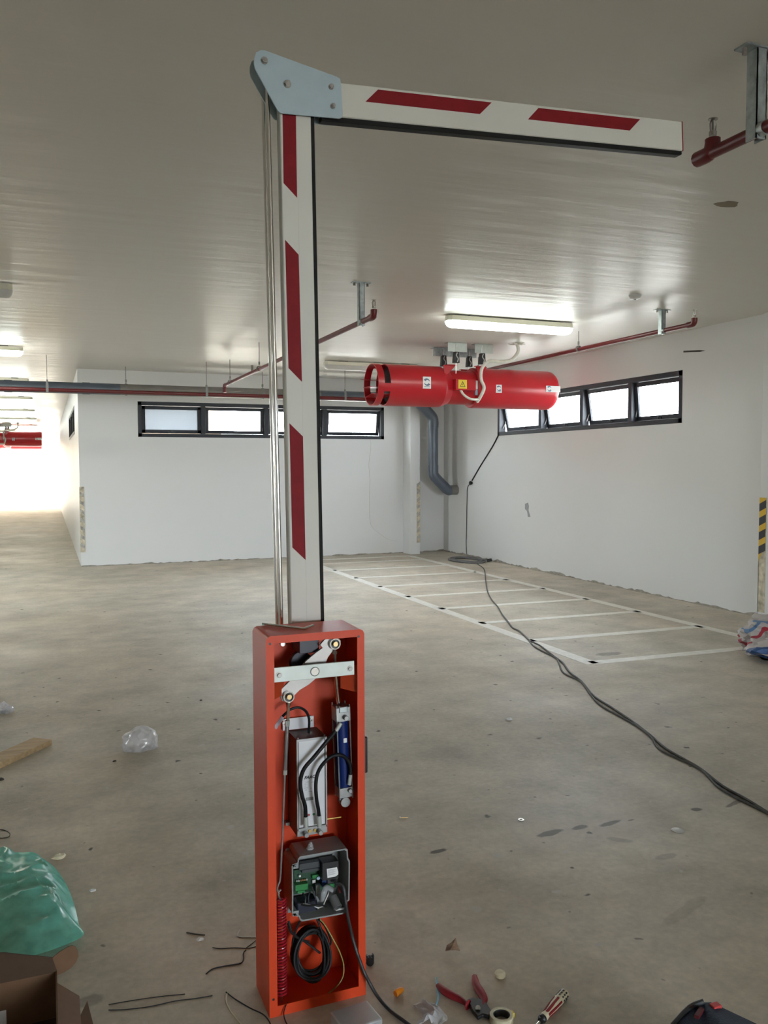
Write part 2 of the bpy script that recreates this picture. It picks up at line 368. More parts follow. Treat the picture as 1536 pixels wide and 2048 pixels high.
# ------------------------------------------------------------------ large structure
fl = struct(MB().box((XL, YF - 3, -.1), (XR + .3, YE, 0)).build('floor', 'conc', smooth=0))
fl.location = (0, 0, 0); fl.data.transform(Matrix.Translation(V(fl['_org']))); fl['_org'] = [0, 0, 0]
struct(MB().box((-90, -60, -.22), (90, 140, -.12)).build('ground', 'ground', smooth=0))
ce = struct(MB().box((XL, YF - 3, H), (XR + .3, YB + .25, H + .3)).box((XL, YB + .25, H), (XC + .2, YE, H + .3)).build('ceiling', 'ceil', smooth=0))  # unseen overhang past the front wall added to keep the sun out
def wall_hole_y(b, x0, x1, y0, y1, hx0, hx1, hz0, hz1):
    b.box((x0, y0, 0), (hx0, y1, H)); b.box((hx1, y0, 0), (x1, y1, H)); b.box((hx0, y0, 0), (hx1, y1, hz0)); b.box((hx0, y0, hz1), (hx1, y1, H)); return b
a0, a1 = at(275, 800, Y=YB), at(768, 881, Y=YB)
BW = (a0.x, a1.x, 1.905, 2.432)                                  # back window opening
struct(wall_hole_y(MB(), XC, XR, YB, YB + .25, *BW).build('wall_back', 'wall', smooth=0))
RW = (7.26, 11.24, 1.91, 2.472)                                  # right window opening along Y
b = MB()
b.box((XR, YF, 0), (XR + .25, RW[0], H)).box((XR, RW[1], 0), (XR + .25, YB + .25, H)).box((XR, RW[0], 0), (XR + .25, RW[1], RW[2])).box((XR, RW[0], RW[3]), (XR + .25, RW[1], H))
wr = struct(b.build('wall_right', 'wall', smooth=0))
CW = (14.75, 18.2, 2.0, 2.46)
b = MB()
b.box((XC, YB + .25, 0), (XC + .2, CW[0], H)).box((XC, CW[1], 0), (XC + .2, YE, H)).box((XC, CW[0], 0), (XC + .2, CW[1], CW[2])).box((XC, CW[0], CW[3]), (XC + .2, CW[1], H))
struct(b.build('wall_corridor', 'wall', smooth=0))
LO = (9.9, 10.9, 2.1)                                           # unseen opening added in the left wall to brighten floor and walls
struct(MB().box((XL - .2, YF, 0), (XL, LO[0], H)).box((XL - .2, LO[1], 0), (XL, YE, H)).box((XL - .2, LO[0], LO[2]), (XL, LO[1], H)).build('wall_left', 'wall', smooth=0))
struct(MB().box((-14, 52, -.12), (10, 56, 9)).build('facade', 'facade', smooth=0))  # beige building hinted at there, added to cut sky light in the corridor
b = MB(); wall_hole_y(b, XL, XR, YF - .2, YF, 1.2, 5.4, 0, 2.35)
struct(b.build('wall_front', 'wall', smooth=0))
struct(MB().box((5.57, 12.79, 0), (5.745, YB, H)).build('trim_1', 'wall', bevel=.004))          # pilaster on the back wall
struct(MB().box((XR - .05, -2.0, 0), (XR, 6.12, H)).build('trim_2', 'wall', bevel=.004))        # pilaster on the right wall
struct(MB().box((XL, YE - .12, 2.62), (XC, YE, H)).build('trim_3', 'wall', smooth=0))
# ragged mortar along the foot of the walls
def ragged(name, p0, p1, nrm, hmax, seed):
    p0, p1, nrm = V(p0), V(p1), V(nrm); n = int((p1 - p0).length / .045); b = MB(); vs = []; fs = []
    for i in range(n + 1):
        p = p0.lerp(p1, i / n); k = noise.noise(V((i * .21, seed, 0))) + .6 * noise.noise(V((i * .7, seed, 3)))
        h = max(.004, hmax * (.40 + .7 * k)); d = .006 + .016 * max(0, .5 + k)
        vs += [p, p + nrm * d, p + nrm * d * .6 + V((0, 0, h * .7)), p + V((0, 0, h))]
    for i in range(n):
        for j in range(3): fs.append((i * 4 + j, i * 4 + j + 1, i * 4 + 5 + j, i * 4 + 4 + j))
    b.add(vs, fs); return struct(b.build(name, 'mortar', smooth=0))
ragged('baseboard_right', (XR, 6.12, 0), (XR, YB, 0), (-1, 0, 0), .045, 1.3)
ragged('baseboard_back', (XC, YB, 0), (5.57, YB, 0), (0, -1, 0), .028, 5.1)
ragged('baseboard_corner', (5.745, YB, 0), (XR, YB, 0), (0, -1, 0), .05, 9.7)

# windows: outer frame, mullions, tilting sashes with panes
def window(name, u0, u1, z0, z1, cuts, conv, sashes, gl):
    root = structure_root(name, conv((u0 + u1) / 2, .02, z0)); t = .056
    fb = MB()
    def bx(b, ua, ub, da, db, za, zb):
        p, q = conv(ua, da, za), conv(ub, db, zb)
        return b.box([min(p[i], q[i]) for i in range(3)], [max(p[i], q[i]) for i in range(3)])
    bx(fb, u0, u1, -.004, .10, z0, z0 + t); bx(fb, u0, u1, -.004, .10, z1 - t, z1); bx(fb, u0, u0 + t, -.004, .10, z0, z1); bx(fb, u1 - t, u1, -.004, .10, z0, z1)
    fb.build('window_frame', 'alum', root, bevel=.003)
    for c in cuts: bx(MB(), c - .034, c + .034, .0, .10, z0 + t, z1 - t).build('mullion', 'alum', root, bevel=.003)
    ed = [u0 + t] + [c for c in cuts] + [u1 - t]
    for i, tilt in enumerate(sashes):
        ua, ub = ed[i] + (.034 if i else .002), ed[i + 1] - (.034 if i < len(sashes) - 1 else .002); za, zb = z0 + t + .003, z1 - t - .003; s = .052
        piv = V(conv((ua + ub) / 2, .05, zb)); ax = V(conv(1, 0, 0)) - V(conv(0, 0, 0)); outw = V(conv(0, 1, 0)) - V(conv(0, 0, 0))
        rot = Matrix.Rotation(tilt, 3, ax) if (Matrix.Rotation(.1, 3, ax) @ V((0, 0, -1))).dot(outw) > 0 else Matrix.Rotation(-tilt, 3, ax)
        sb = MB()
        for (p, q, r_, w_) in ((ua, ub, za, za + s), (ua, ub, zb - s, zb), (ua, ua + s, za, zb), (ub - s, ub, za, zb)): bx(sb, p, q, .035, .065, r_, w_)
        gb = bx(MB(), ua + s, ub - s, .048, .054, za + s, zb - s)
        hb = bx(MB(), (ua + ub) / 2 - .05, (ua + ub) / 2 + .05, .012, .034, za + .012, za + .026); hb = bx(hb, (ua + ub) / 2 - .012, (ua + ub) / 2 + .012, .006, .02, za + .01, za + .05)
        for q in (sb, gb, hb): q.v = [piv + rot @ (p - piv) for p in q.v]
        so = sb.build('sash', 'alum', root, bevel=.003)
        gb.build('pane', M[gl[i]], so, smooth=0); hb.build('latch', 'blk', so)
        if tilt > 0:
            st = MB(); pz = piv + rot @ (V(conv(ub - .02, .05, za + .16)) - piv); st.tube([V(conv(ub - .02, .05, za + .05)), pz], .006, 6, 1); st.build('stay_arm', 'hang', so)
cut = lambda px: at(px, 840, Y=YB).x
window('window_1', *BW, [cut(407), cut(533), cut(650)], lambda u, d, z: (u, YB + d, z), [0, R(3), R(6), R(9)], ['frost', 'glass', 'glass', 'glass'])
cy = lambda px, py: at(px, py, X=XR).y
window('window_2', *RW, sorted([cy(1079, 840), cy(1162, 830), cy(1259, 810)]), lambda u, d, z: (XR + d, u, z), [R(5), R(9), R(9), R(12)], ['glass'] * 4)
window('window_3', *CW, [15.9, 17.05], lambda u, d, z: (XC + d, u, z), [0, 0, 0], ['dglass'] * 3)

# painted bay: two long lines and the rungs between them
def line(p, q, wd=.05, name='painted_line'):
    p, q = V((*p, 0)), V((*q, 0)); d = (q - p).normalized(); n = V((-d.y, d.x, 0)) * wd
    MB().prism([p - n, q - n, q + n, p + n], (0, 0, .0022)).build(name, 'line', fl, smooth=0)
lx0, lx1 = 3.70, 5.47
line((lx0, 5.14), (lx0, 12.6), .055); line((lx1, 5.10), (lx1, 12.6), .05)
for k in range(9): line((lx0, 5.17 + .862 * k), (lx1 - .0, 5.12 + .862 * k), .048)
line((lx1, 12.58), (lx0, 12.62), .045)

# wall marks
MB().prism([at(x, y, X=XR) for x, y in ((1050, 1008), (1056, 1005), (1058, 1012), (1057, 1020), (1060, 1031), (1061, 1034), (1056, 1034), (1054, 1022), (1050, 1018))], (-.0015, 0, 0)).build('scuff_mark', 'scuff', wr, smooth=0)
MB().prism([at(x, y, X=XR) for x, y in ((1367, 701.5), (1400, 700), (1411, 701), (1400, 704), (1380, 704.5), (1367, 705))], (-.002, 0, 0)).build('wall_slot', 'slotk', wr, smooth=0)
c = at(1455, 408, Z=H)
MB().prism([c + V((.07 * math.cos(a) * (1 + .25 * math.sin(3 * a)), .05 * math.sin(a), 0)) for a in [i * .524 for i in range(12)]], (0, 0, -.002)).build('patched_hole', mat('patch_tan', (.24, .20, .14), .8), ce, smooth=0)

# ------------------------------------------------------------------ barrier gate
CX0, CX1, CYF, CYK, CZ = .515, .785, 2.113, 2.265, 1.015
bar = thing('barrier_gate', 'orange parking barrier with open cabinet and folded white and red boom', 'barrier', (.65, 2.19, 0))
t = .003
ix0, ix1, iz0, iz1 = CX0 + .0215, CX1 - .0205, .028, CZ - .020
# outer skin as one tube with rounded top corners
poly = [(CX0, 0), (CX1, 0), (CX1, CZ - .012), (CX1 - .004, CZ - .004), (CX1 - .012, CZ), (CX0 + .012, CZ), (CX0 + .004, CZ - .004), (CX0, CZ - .012)]
inn = [(CX0 + t, t), (CX1 - t, t), (CX1 - t, CZ - .012), (CX1 - .006, CZ - .006), (CX1 - .012, CZ - t), (CX0 + .012, CZ - t), (CX0 + .006, CZ - .006), (CX0 + t, CZ - .012)]
n = 8
vs = [V((x, CYF, z)) for x, z in poly] + [V((x, CYK, z)) for x, z in poly] + [V((x, CYF + t, z)) for x, z in inn] + [V((x, CYK - t, z)) for x, z in inn]
hole = [(ix0, iz0), (ix1, iz0), (ix1, iz1 - .002), (ix1 - .0006, iz1 - .0006), (ix1 - .002, iz1), (ix0 + .002, iz1), (ix0 + .0006, iz1 - .0006), (ix0, iz1 - .002)]
vs += [V((x, CYF, z)) for x, z in hole] + [V((x, CYF + t, z)) for x, z in hole]
fs = []
for i in range(n):
    j = (i + 1) % n
    fs += [(i, j, n + j, n + i), (2 * n + i, 3 * n + i, 3 * n + j, 2 * n + j)]
    fs += [(i, 4 * n + i, 4 * n + j, j), (2 * n + i, 2 * n + j, 5 * n + j, 5 * n + i), (4 * n + i, 5 * n + i, 5 * n + j, 4 * n + j)]
fs += [tuple(range(n, 2 * n)), tuple(range(3 * n, 4 * n))[::-1]]
b = MB(); b.add(vs, fs); cab = b.build('cabinet', 'orange', bar)
for (px, py) in ((540, 1288), (717, 1273), (547, 1999)):
    p = at(px, py, Y=CYF); MB().cyl(p + V((0, -.0006, 0)), p + V((0, .002, 0)), .0035, n=10).build('screw_hole', 'blk', cab)
IY = CYK - t                                                     # inside of the back sheet
# angle brackets that carry the crossbar
for s in (0, 1):
    xa, xb = (ix0 - .016, ix0 + .035) if s == 0 else (ix1 + .014, ix1 - .035)
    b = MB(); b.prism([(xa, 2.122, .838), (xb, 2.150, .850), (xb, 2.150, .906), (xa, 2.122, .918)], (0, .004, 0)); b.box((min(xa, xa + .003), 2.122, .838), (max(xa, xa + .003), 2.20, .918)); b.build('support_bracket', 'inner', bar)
P = lambda px, py, Y=2.15: at(px, py, Y=Y)
cr = MB().prism([P(547, 1336, 2.118), P(708.5, 1321.5, 2.118), P(708.8, 1349.5, 2.118), P(547.5, 1365.5, 2.118)], (0, .006, 0)).build('crossbar', 'zinc', bar, bevel=.0008)
hb = P(629.7, 1343, 2.118)
MB().cyl(hb - V((0, .0012, 0)), hb + V((0, .08, 0)), .0108, n=20).build('pivot_shaft', 'steel', cr)
MB().lathe([(0, .0125), (.0016, .0125), (.0016, .0105), (0, .0105)], hb - V((0, .0016, 0)), (0, 1, 0), 20, True).build('hub_ring', 'dgrey', cr)
for px, py in ((558, 1350), (699.5, 1337)):
    p = P(px, py, 2.118); bo = MB().cyl(p - V((0, .0065, 0)), p - V((0, .0012, 0)), .0058, .0054, n=6).build('bolt', 'castalu', cr, bevel=.0008); MB().cyl(p - V((0, .0014, 0)), p, .0080, n=16).build('bolt_washer', 'steel', cr)
# rocker lever behind the crossbar
lv = MB().prism([P(x, y, 2.146) for x, y in ((559.5, 1388), (561, 1380), (590, 1352), (612, 1322), (632, 1305), (645, 1296), (640, 1290), (652, 1276), (672, 1273), (682, 1282), (678, 1296), (666, 1302), (656, 1315), (652, 1325), (640, 1350), (617, 1370), (600, 1380), (588, 1392), (580, 1403), (564, 1402))], (0, .008, 0)).build('rocker_lever', 'rawalu', bar, bevel=.0008)
for px, py in ((669.5, 1287.5), (577, 1393.5)):
    p = P(px, py, 2.138); MB().lathe([(0, .0150), (.010, .0150), (.010, .0120), (0, .0120)], p - V((0, .005, 0)), (0, 1, 0), 22, True).build('rod_eye', 'chrome', lv)
    MB().lathe([(0, .0125), (.006, .0125), (.006, .004), (0, .004)], p - V((0, -.001, 0)), (0, 1, 0), 18, True).build('bearing', 'dgrey', lv)
    q = P(px + 1.8, py + .8, 2.128); MB().cyl(q - V((0, .001, 0)), q + V((0, .02, 0)), .0066, n=14).build('bronze_bolt', 'bronze', lv)['label'] = 'bronze bolt'
# cam disc, motor block and limit stud at the top
d0 = P(603, 1325, 2.19); cm = MB().cyl(d0, d0 + V((0, .02, 0)), .030, n=28).build('cam_disc', 'navy', bar, bevel=.001)
MB().box((P(599, 1280, 2.165).x, 2.165, P(618, 1306, 2.165).z), (P(638, 1280, 2.165).x, 2.24, .992)).build('limit_switch_block', 'navy', bar, bevel=.001)
p = P(565.5, 1288, 2.22); MB().cyl(p, p + V((0, .04, 0)), .006, n=14).lathe([(0, .0062), (.003, .0062), (.003, .0042), (0, .0042)], p - V((0, .002, 0)), (0, 1, 0), 14, True).build('stop_stud', 'silver', bar)
# tie rod with turnbuckle and balance spring on the left
b = MB(); b.tube([P(577, 1405, 2.138), P(575.4, 1443, 2.138)], .0042, 8, 1); tr = b.build('tie_rod', 'chrome', bar)
MB().cyl(P(577, 1404, 2.138), P(576.2, 1414, 2.138), .0072, .0052, n=12).build('rod_neck', 'chrome', tr)
MB().cyl(P(574.7, 1443, 2.14), P(570, 1543, 2.14), .0056, n=6).build('turnbuckle', 'castalu', tr, bevel=.0006)
MB().cyl(P(574.9, 1441, 2.14), P(574.4, 1452, 2.14), .0068, n=6).build('lock_nut', 'zinc', tr); MB().cyl(P(570.2, 1540, 2.14), P(569.6, 1549, 2.14), .0060, n=6).build('lock_nut', 'zinc', tr)
MB().tube([P(569.6, 1548, 2.14), P(566, 1640, 2.145), P(561, 1750, 2.15), P(557, 1768, 2.15), P(554.5, 1778, 2.15), P(558, 1788, 2.15)], .0025, 8, 4).build('threaded_rod', 'galv', tr)
sx, sy = P(562.5, 1880, 2.155).x, 2.155; z0, z1 = P(562, 1990, 2.155).z, P(562, 1797, 2.155).z; pts = []
NC = 31
for i in range(NC * 14 + 1):
    a = 2 * math.pi * i / 14; pts.append((sx + .0125 * math.cos(a), sy + .0125 * math.sin(a), z0 + (z1 - z0) * i / (NC * 14)))
sp = MB().tube(pts, .0027, 6, 1).build('balance_spring', 'spring', bar)
MB().tube([(sx, sy, z1 - .004), (sx - .006, sy - .004, z1 + .008), P(557, 1785, 2.15), P(562, 1779, 2.15)], .0026, 6, 4).build('spring_hook', 'silver', sp); MB().tube([(sx, sy, z0 + .004), (sx, sy, z0 - .02), (sx, sy, .032)], .0026, 6, 1).build('spring_hook', 'silver', sp)
# hydraulic cylinder on the right
cy_t, cy_b = P(682.5, 1438, 2.17), P(687.5, 1572, 2.17)
hc = MB().cyl(cy_t, cy_b, .0185, n=22).build('hydraulic_cylinder', 'blue', bar)
ax = (cy_t - cy_b).normalized(); side = ax.cross(V((0, 1, 0))).normalized()
def oblock(c, hx, hy, hz, m, nm, par, bev=.0015):
    b = MB(); rot = Matrix((side, V((0, 1, 0)), ax)).transposed()
    return b.box((c.x - hx, c.y - hy, c.z - hz), (c.x + hx, c.y + hy, c.z + hz), rot).build(nm, m, par, bevel=bev)
oblock(cy_t + ax * .018, .021, .021, .020, 'castalu', 'end_block', hc); oblock(cy_b - ax * .012, .020, .020, .014, 'castalu', 'end_block', hc)
oblock(cy_t + ax * .032 + V((0, -.022, 0)), .012, .002, .008, 'galv', 'port_plate', hc)
for sx_, sy_ in ((-1, -1), (1, -1), (-1, 1), (1, 1)):
    o = side * (.0185 * sx_) + V((0, .0185 * sy_, 0)); MB().tube([cy_t + ax * .044 + o, cy_b - ax * .030 + o], .0020, 6, 1).build('tie_bolt', 'galv', hc)
p = cy_b - ax * .042; MB().cyl(p + V((0, -.012, 0)), p + V((0, .012, 0)), .0135, n=16).tube([p + V((-.012, 0, .004)), p + V((.010, 0, .012)), p + V((.026, 0, .030))], .007, 8, 3).build('pivot_eye', 'castalu', hc)
oblock(V((cy_t + (cy_b - cy_t) * .29)) + V((.003, -.0188, 0)), .005, .0006, .006, 'label', 'sticker', hc, 0)
pr = MB().tube([P(671.5, 1352, 2.155), P(679, 1418, 2.168)], .0054, 12, 1).build('piston_rod', 'chrome', bar)
MB().tube([P(669.5, 1300, 2.14), P(671.5, 1352, 2.155)], .0036, 10, 1).cyl(P(669.6, 1303, 2.14), P(669.8, 1308, 2.14), .0062, n=6).build('rod_stem', 'steel', pr)
# power pack
PF = 2.172
A = P(593, 1479.5, PF); Bq = P(653.3, 1472, PF); Cq = P(653.7, 1664, PF); Dq = P(593.3, 1673, PF)
xa, xb = (A.x + Dq.x) / 2, (Bq.x + Cq.x) / 2; zt, zb_ = (A.z + Bq.z) / 2, (Cq.z + Dq.z) / 2
pk = MB().box((xa, PF, zb_), (xb, IY, zt)).build('power_pack', mat('pack_body_dark_aluminium', (.10, .095, .09), .5, .5), bar, bevel=.001)
MB().box((xa + .0055, PF - .001, zb_ + .024), (xb - .006, PF, zt - .006)).build('face_panel', 'panel', pk)
for x in (xa, xb - .0042): MB().box((x, PF - .003, zb_ + .016), (x + .0042, PF, zt)).build('edge_rail', 'castalu', pk, bevel=.0004)
for x in (xa + .0045, xb - .0062): MB().box((x, PF - .0016, zb_ + .022), (x + .0016, PF, zt - .004)).build('groove', 'blk', pk)
MB().box((xa, PF - .003, zb_), (xb, PF, zb_ + .022)).build('port_block', 'castalu', pk, bevel=.0006)
MB().box((xa, PF - .002, zt - .006), (xb, PF, zt)).build('top_rail', 'castalu', pk)
MB().box((xa - .016, IY - .012, zt + .004), (xb - .012, IY - .010, zt + .036)).build('mounting_plate', 'panel', pk)
for x in (xa - .012, xb - .020): MB().lathe([(0, .006), (.003, .006), (.003, .003), (0, .003)], (x, IY - .015, zt + .026), (0, 1, 0), 12, True).build('fixing_eye', 'steel', pk)
MB().box((xa - .012, IY - .02, zb_ + .004), (xa, IY, zb_ + .012)).build('fixing_tab', 'silver', pk)
for (px, py) in ((596, 1476), (649, 1469)):
    p = P(px, py, PF + .004); MB().cyl((p.x, PF + .004, zt - .002), (p.x, PF + .004, zt + .003), .0025, n=8).build('screw_head', 'silver', pk)
lx = V((1, 0, -.0)); lz = V((0, 0, 1))
text('lettering', 'FAAC', .0115, P(608.5, 1558.5, PF - .0013), lx, lz, 'ink', pk, .25, 1.05, .0006)
prn = MB()
for k, (py, x0, x1) in enumerate(((1565, 611, 618), (1565, 622, 627), (1569, 609, 613), (1573, 609, 612), (1577, 608, 616), (1577, 621, 624), (1581, 610, 614), (1584, 617, 624))):
    p = P(x0, py, PF - .0012); q = P(x1, py, PF - .0012); prn.box((p.x, p.y, p.z), (q.x, p.y + .0003, p.z + .0012))
prn.build('small_print', mat('grey_print', (.30, .31, .33), .6), pk, smooth=0)
bc = MB(); x = P(611, 1598, PF - .0012).x; xe = P(627.5, 1598, PF - .0012).x; z = P(611, 1602, PF - .0012).z
while x < xe:
    wv = random.choice((.0006, .001, .0016)); bc.box((x, PF - .0013, z), (x + wv, PF - .001, z + .0088)); x += wv + random.choice((.0006, .0009))
bc.build('barcode', 'ink', pk, smooth=0)
for (px, py, cc) in ((617.5, 1630, 'redwire'), (627.5, 1628.5, 'grnterm')):
    p = P(px, py, PF - .0012); MB().cyl(p, p + V((0, .0006, 0)), .0034, n=16).build('port_dot', cc, pk); text('port_mark', '-', .006, p + V((-.0012, -.0003, -.0018)), (1, 0, .3), lz, 'label', pk)
for (px, py) in ((619, 1661.5), (629, 1660)):
    p = P(px, py, PF - .003); MB().cyl(p - V((0, .004, 0)), p, .0046, n=6).cyl(p - V((0, .0052, 0)), p - V((0, .004, 0)), .003, n=10).build('brass_screw', 'brass', pk)
MB().tube([P(653, 1638.5, 2.20), P(667, 1636.5, 2.20)], .0021, 8, 1).tube([P(668.5, 1636.3, 2.20), P(682, 1634.3, 2.20)], .0021, 8, 1).build('brass_drain_rod', 'brass', pk)
# hoses
def hose(pts, r, sleeves, balls):
    h = MB().tube([P(*q) for q in pts], r, 10, 6).build('hydraulic_hose', 'hose', bar)
    for (s0, s1, rr) in sleeves: MB().cyl(P(*s0), P(*s1), rr, n=12).build('crimp_sleeve', 'zinc', h)
    for (c0, rr) in balls:
        c = P(*c0); MB().cyl(c - V((0, .006, 0)), c + V((0, .012, 0)), rr, n=14).build('banjo_fitting', 'castalu', h, bevel=.001)
hose([(672, 1461, 2.145), (664, 1471, 2.145), (656, 1480, 2.142), (629, 1513, 2.138), (608, 1538, 2.138), (600.5, 1564, 2.14), (604, 1591, 2.142), (610, 1611, 2.145), (611.5, 1634, 2.15)], .0054,
     [((672.3, 1461.5, 2.145), (682, 1446, 2.143), .0058), ((611.3, 1633, 2.15), (611.8, 1654, 2.152), .0068)], [((692, 1436, 2.14), .0068), ((612.4, 1669.5, 2.155), .0068)])
hose([(701, 1549, 2.143), (700.5, 1533, 2.143), (694, 1518, 2.142), (680, 1510, 2.138), (663, 1513, 2.138), (646, 1528, 2.138), (635, 1547, 2.14), (631.5, 1570, 2.14), (633, 1598, 2.142), (636.5, 1618, 2.145), (638, 1632, 2.15)], .0050,
     [((701, 1549, 2.143), (698.5, 1569, 2.145), .0056), ((637.9, 1631, 2.15), (639, 1653, 2.152), .0066)], [((700, 1581, 2.147), .0060), ((640.7, 1665, 2.155), .0066)])
hs = MB().tube([P(562, 1436, 2.20), P(571, 1427, 2.19), P(582, 1418.5, 2.19), P(597, 1415, 2.19), P(611, 1422, 2.195), P(618, 1438, 2.2), P(617.5, 1466, 2.205)], .0036, 8, 6).build('motor_lead', 'hose', bar)
MB().prism([P(548, 1453, 2.185), P(563, 1432, 2.185), P(568.5, 1436, 2.185), P(552, 1460, 2.185)], (0, .001, 0)).build('wire_tag', 'lilac', hs, smooth=0)
# control box
BF = 2.150
rim = [(583.6, 1733), (588, 1728), (595, 1725.5), (596, 1718), (600, 1713), (691, 1697), (695.5, 1699), (696.5, 1716), (700, 1722), (699, 1800), (695, 1804), (694, 1822), (688, 1828), (604, 1843), (599.6, 1840), (598, 1834), (588, 1831.5), (584, 1827)]
RP = [P(x, y, BF) for x, y in rim]; cen = sum(RP, V()) / len(RP)
inn = [cen + (p - cen) * .955 for p in RP]; n = len(RP); bk = [V((p.x, 2.238, p.z)) for p in RP]; ik = [V((p.x, 2.230, p.z)) for p in inn]
vs = RP + inn + bk + ik; fs = []
for i in range(n):
    j = (i + 1) % n; fs += [(i, j, n + j, n + i), (i, 2 * n + i, 2 * n + j, j), (n + i, n + j, 3 * n + j, 3 * n + i)]
fs += [tuple(range(2 * n, 3 * n)), tuple(range(3 * n, 4 * n))[::-1]]
b = MB(); b.add(vs, fs); cb = b.build('control_box', 'greyplas', bar)
for (px, py) in ((590, 1733), (590.5, 1827.5)):
    p = P(px, py, BF); MB().prism([p + V((-.0075, 0, -.007)), p + V((.010, 0, -.007)), p + V((.010, 0, .007)), p + V((-.0075, 0, .007))], (0, .004, 0)).build('screw_ear', 'greyplas', cb, bevel=.0012)
    MB().cyl(p - V((0, .0006, 0)), p + V((0, .002, 0)), .0019, n=8).build('ear_hole', 'blk', cb)
for (x0, y0, x1, y1) in ((571, 1697, 585, 1709), (702, 1709, 709, 1722), (574, 1812, 584, 1824)):
    p, q = P(x0, y0, 2.235), P(x1, y1, 2.235); MB().box((p.x, 2.232, q.z), (q.x, 2.237, p.z)).build('mounting_ear', 'greyplas', cb, bevel=.002)
g = V((P(624.7, 1708, BF).x + .004, 2.185, P(624.7, 1708.5, BF).z + .006)); MB().lathe([(0, .0105), (.004, .0105), (.004, .0085), (.008, .0092), (.008, .0072), (.012, .008), (.012, .006), (.016, .0068), (.016, .005), (.020, .0055), (.020, .003), (.023, .003)], g + V((0, 0, -.008)), (.05, -.25, 1), 18).build('cable_gland', mat('grey_rubber_gland', (.42, .42, .42), .5), cb)
pb = lambda x, y, Y=2.222: P(x, y, Y)
def plate(x0, y0, x1, y1, Y0, dep, m, nm, par, sk=-.165, bev=.0006):
    """a block whose face follows the tilt of the box: corners in photograph pixels on the plane Y0"""
    dx = x1 - x0; q = [P(x0, y0, Y0), P(x1, y0 + sk * dx, Y0), P(x1, y1 + sk * dx, Y0), P(x0, y1, Y0)]
    return MB().prism(q, (0, dep, 0)).build(nm, m, par, bevel=bev)
plate(587.5, 1741, 672, 1789, 2.218, .003, 'pcb', 'circuit_board', cb)
plate(599, 1729, 640, 1741, 2.200, .018, 'dgrey', 'relay', cb); plate(604, 1741, 642, 1747, 2.205, .012, 'dgrey', 'relay', cb)
tf = plate(645, 1727, 677, 1762, 2.180, .038, 'blk', 'transformer', cb); MB().prism([P(653.5, 1738, 2.1792), P(674, 1734.5, 2.1792), P(676.5, 1744, 2.1792), P(676.5, 1749, 2.1792), P(671, 1753, 2.1792), P(655, 1756, 2.1792)], (0, .0006, 0)).build('rating_label', 'label', cb, smooth=0)
pt = MB()
for k in range(6):
    p = P(656, 1741 + 2.0 * k, 2.1788); q = P(671 - 3 * (k % 2), 1741 + 2.0 * k - 2.2, 2.1788); pt.prism([p, q, q + V((0, 0, .0011)), p + V((0, 0, .0011))], (0, .0003, 0))
pt.build('rating_print', mat('faint_label_print', (.40, .40, .44), .6), cb, smooth=0)
plate(591, 1771, 616, 1783, 2.196, .022, 'grnterm', 'terminal_block', cb); plate(595, 1783, 610, 1788, 2.2, .018, 'grnterm', 'terminal_block', cb); plate(658, 1769, 669, 1776, 2.190, .02, 'grnterm', 'terminal_block', cb); plate(624.5, 1751, 637, 1758, 2.208, .01, 'grnterm', 'dip_switch_block', cb)
plate(632, 1771, 640, 1793, 2.19, .01, mat('grey_ribbon_socket', (.20, .23, .22), .5), 'plug_connector', cb); plate(644, 1762, 653, 1774, 2.195, .02, mat('blue_component', (.02, .05, .16), .4), 'fuse_holder', cb); plate(655, 1760, 674, 1768, 2.195, .02, 'dgrey', 'terminal_cover', cb)
p = P(637, 1756.5, 2.203); MB().cyl(p, p + V((0, .002, 0)), .0047, n=18).build('round_sticker', 'ltblue', cb)
p = P(600, 1752.5, 2.208); MB().cyl(p, p + V((0, .01, 0)), .0031, n=14).build('trimmer', 'label', cb)
plate(624.8, 1761, 631.5, 1767, 2.21, .002, 'label', 'square_sticker', cb)
for k in range(6): plate(593 + 4 * k, 1761.5 - .66 * k, 595 + 4 * k, 1764.5 - .66 * k, 2.209, .006, mat('copper_lamp', (.55, .26, .12), .4) if 1 < k < 5 else 'label', 'indicator_lamp', cb)
MB().box((P(590, 1800, 2.2).x, 2.185, P(612, 1824, 2.2).z), (P(632, 1800, 2.2).x, 2.225, P(612, 1797, 2.2).z)).build('wire_trough', 'navy', cb, bevel=.006)
tb = P(675.5, 1815, 2.152); MB().lathe([(0, .0125), (.032, .0125), (.032, .0100), (0, .0100)], tb, (-.18, .75, .55), 20, True).build('cable_sleeve', mat('grey_sleeve', (.13, .13, .13), .5), cb)
MB().tube([P(640, 1790, 2.19), P(646, 1800, 2.168), P(648, 1786, 2.16), P(654, 1775, 2.17), P(664, 1779, 2.18)], .0085, 10, 5, .6).build('loose_film', mat('grey_polythene', (.30, .32, .33), .3), cb)
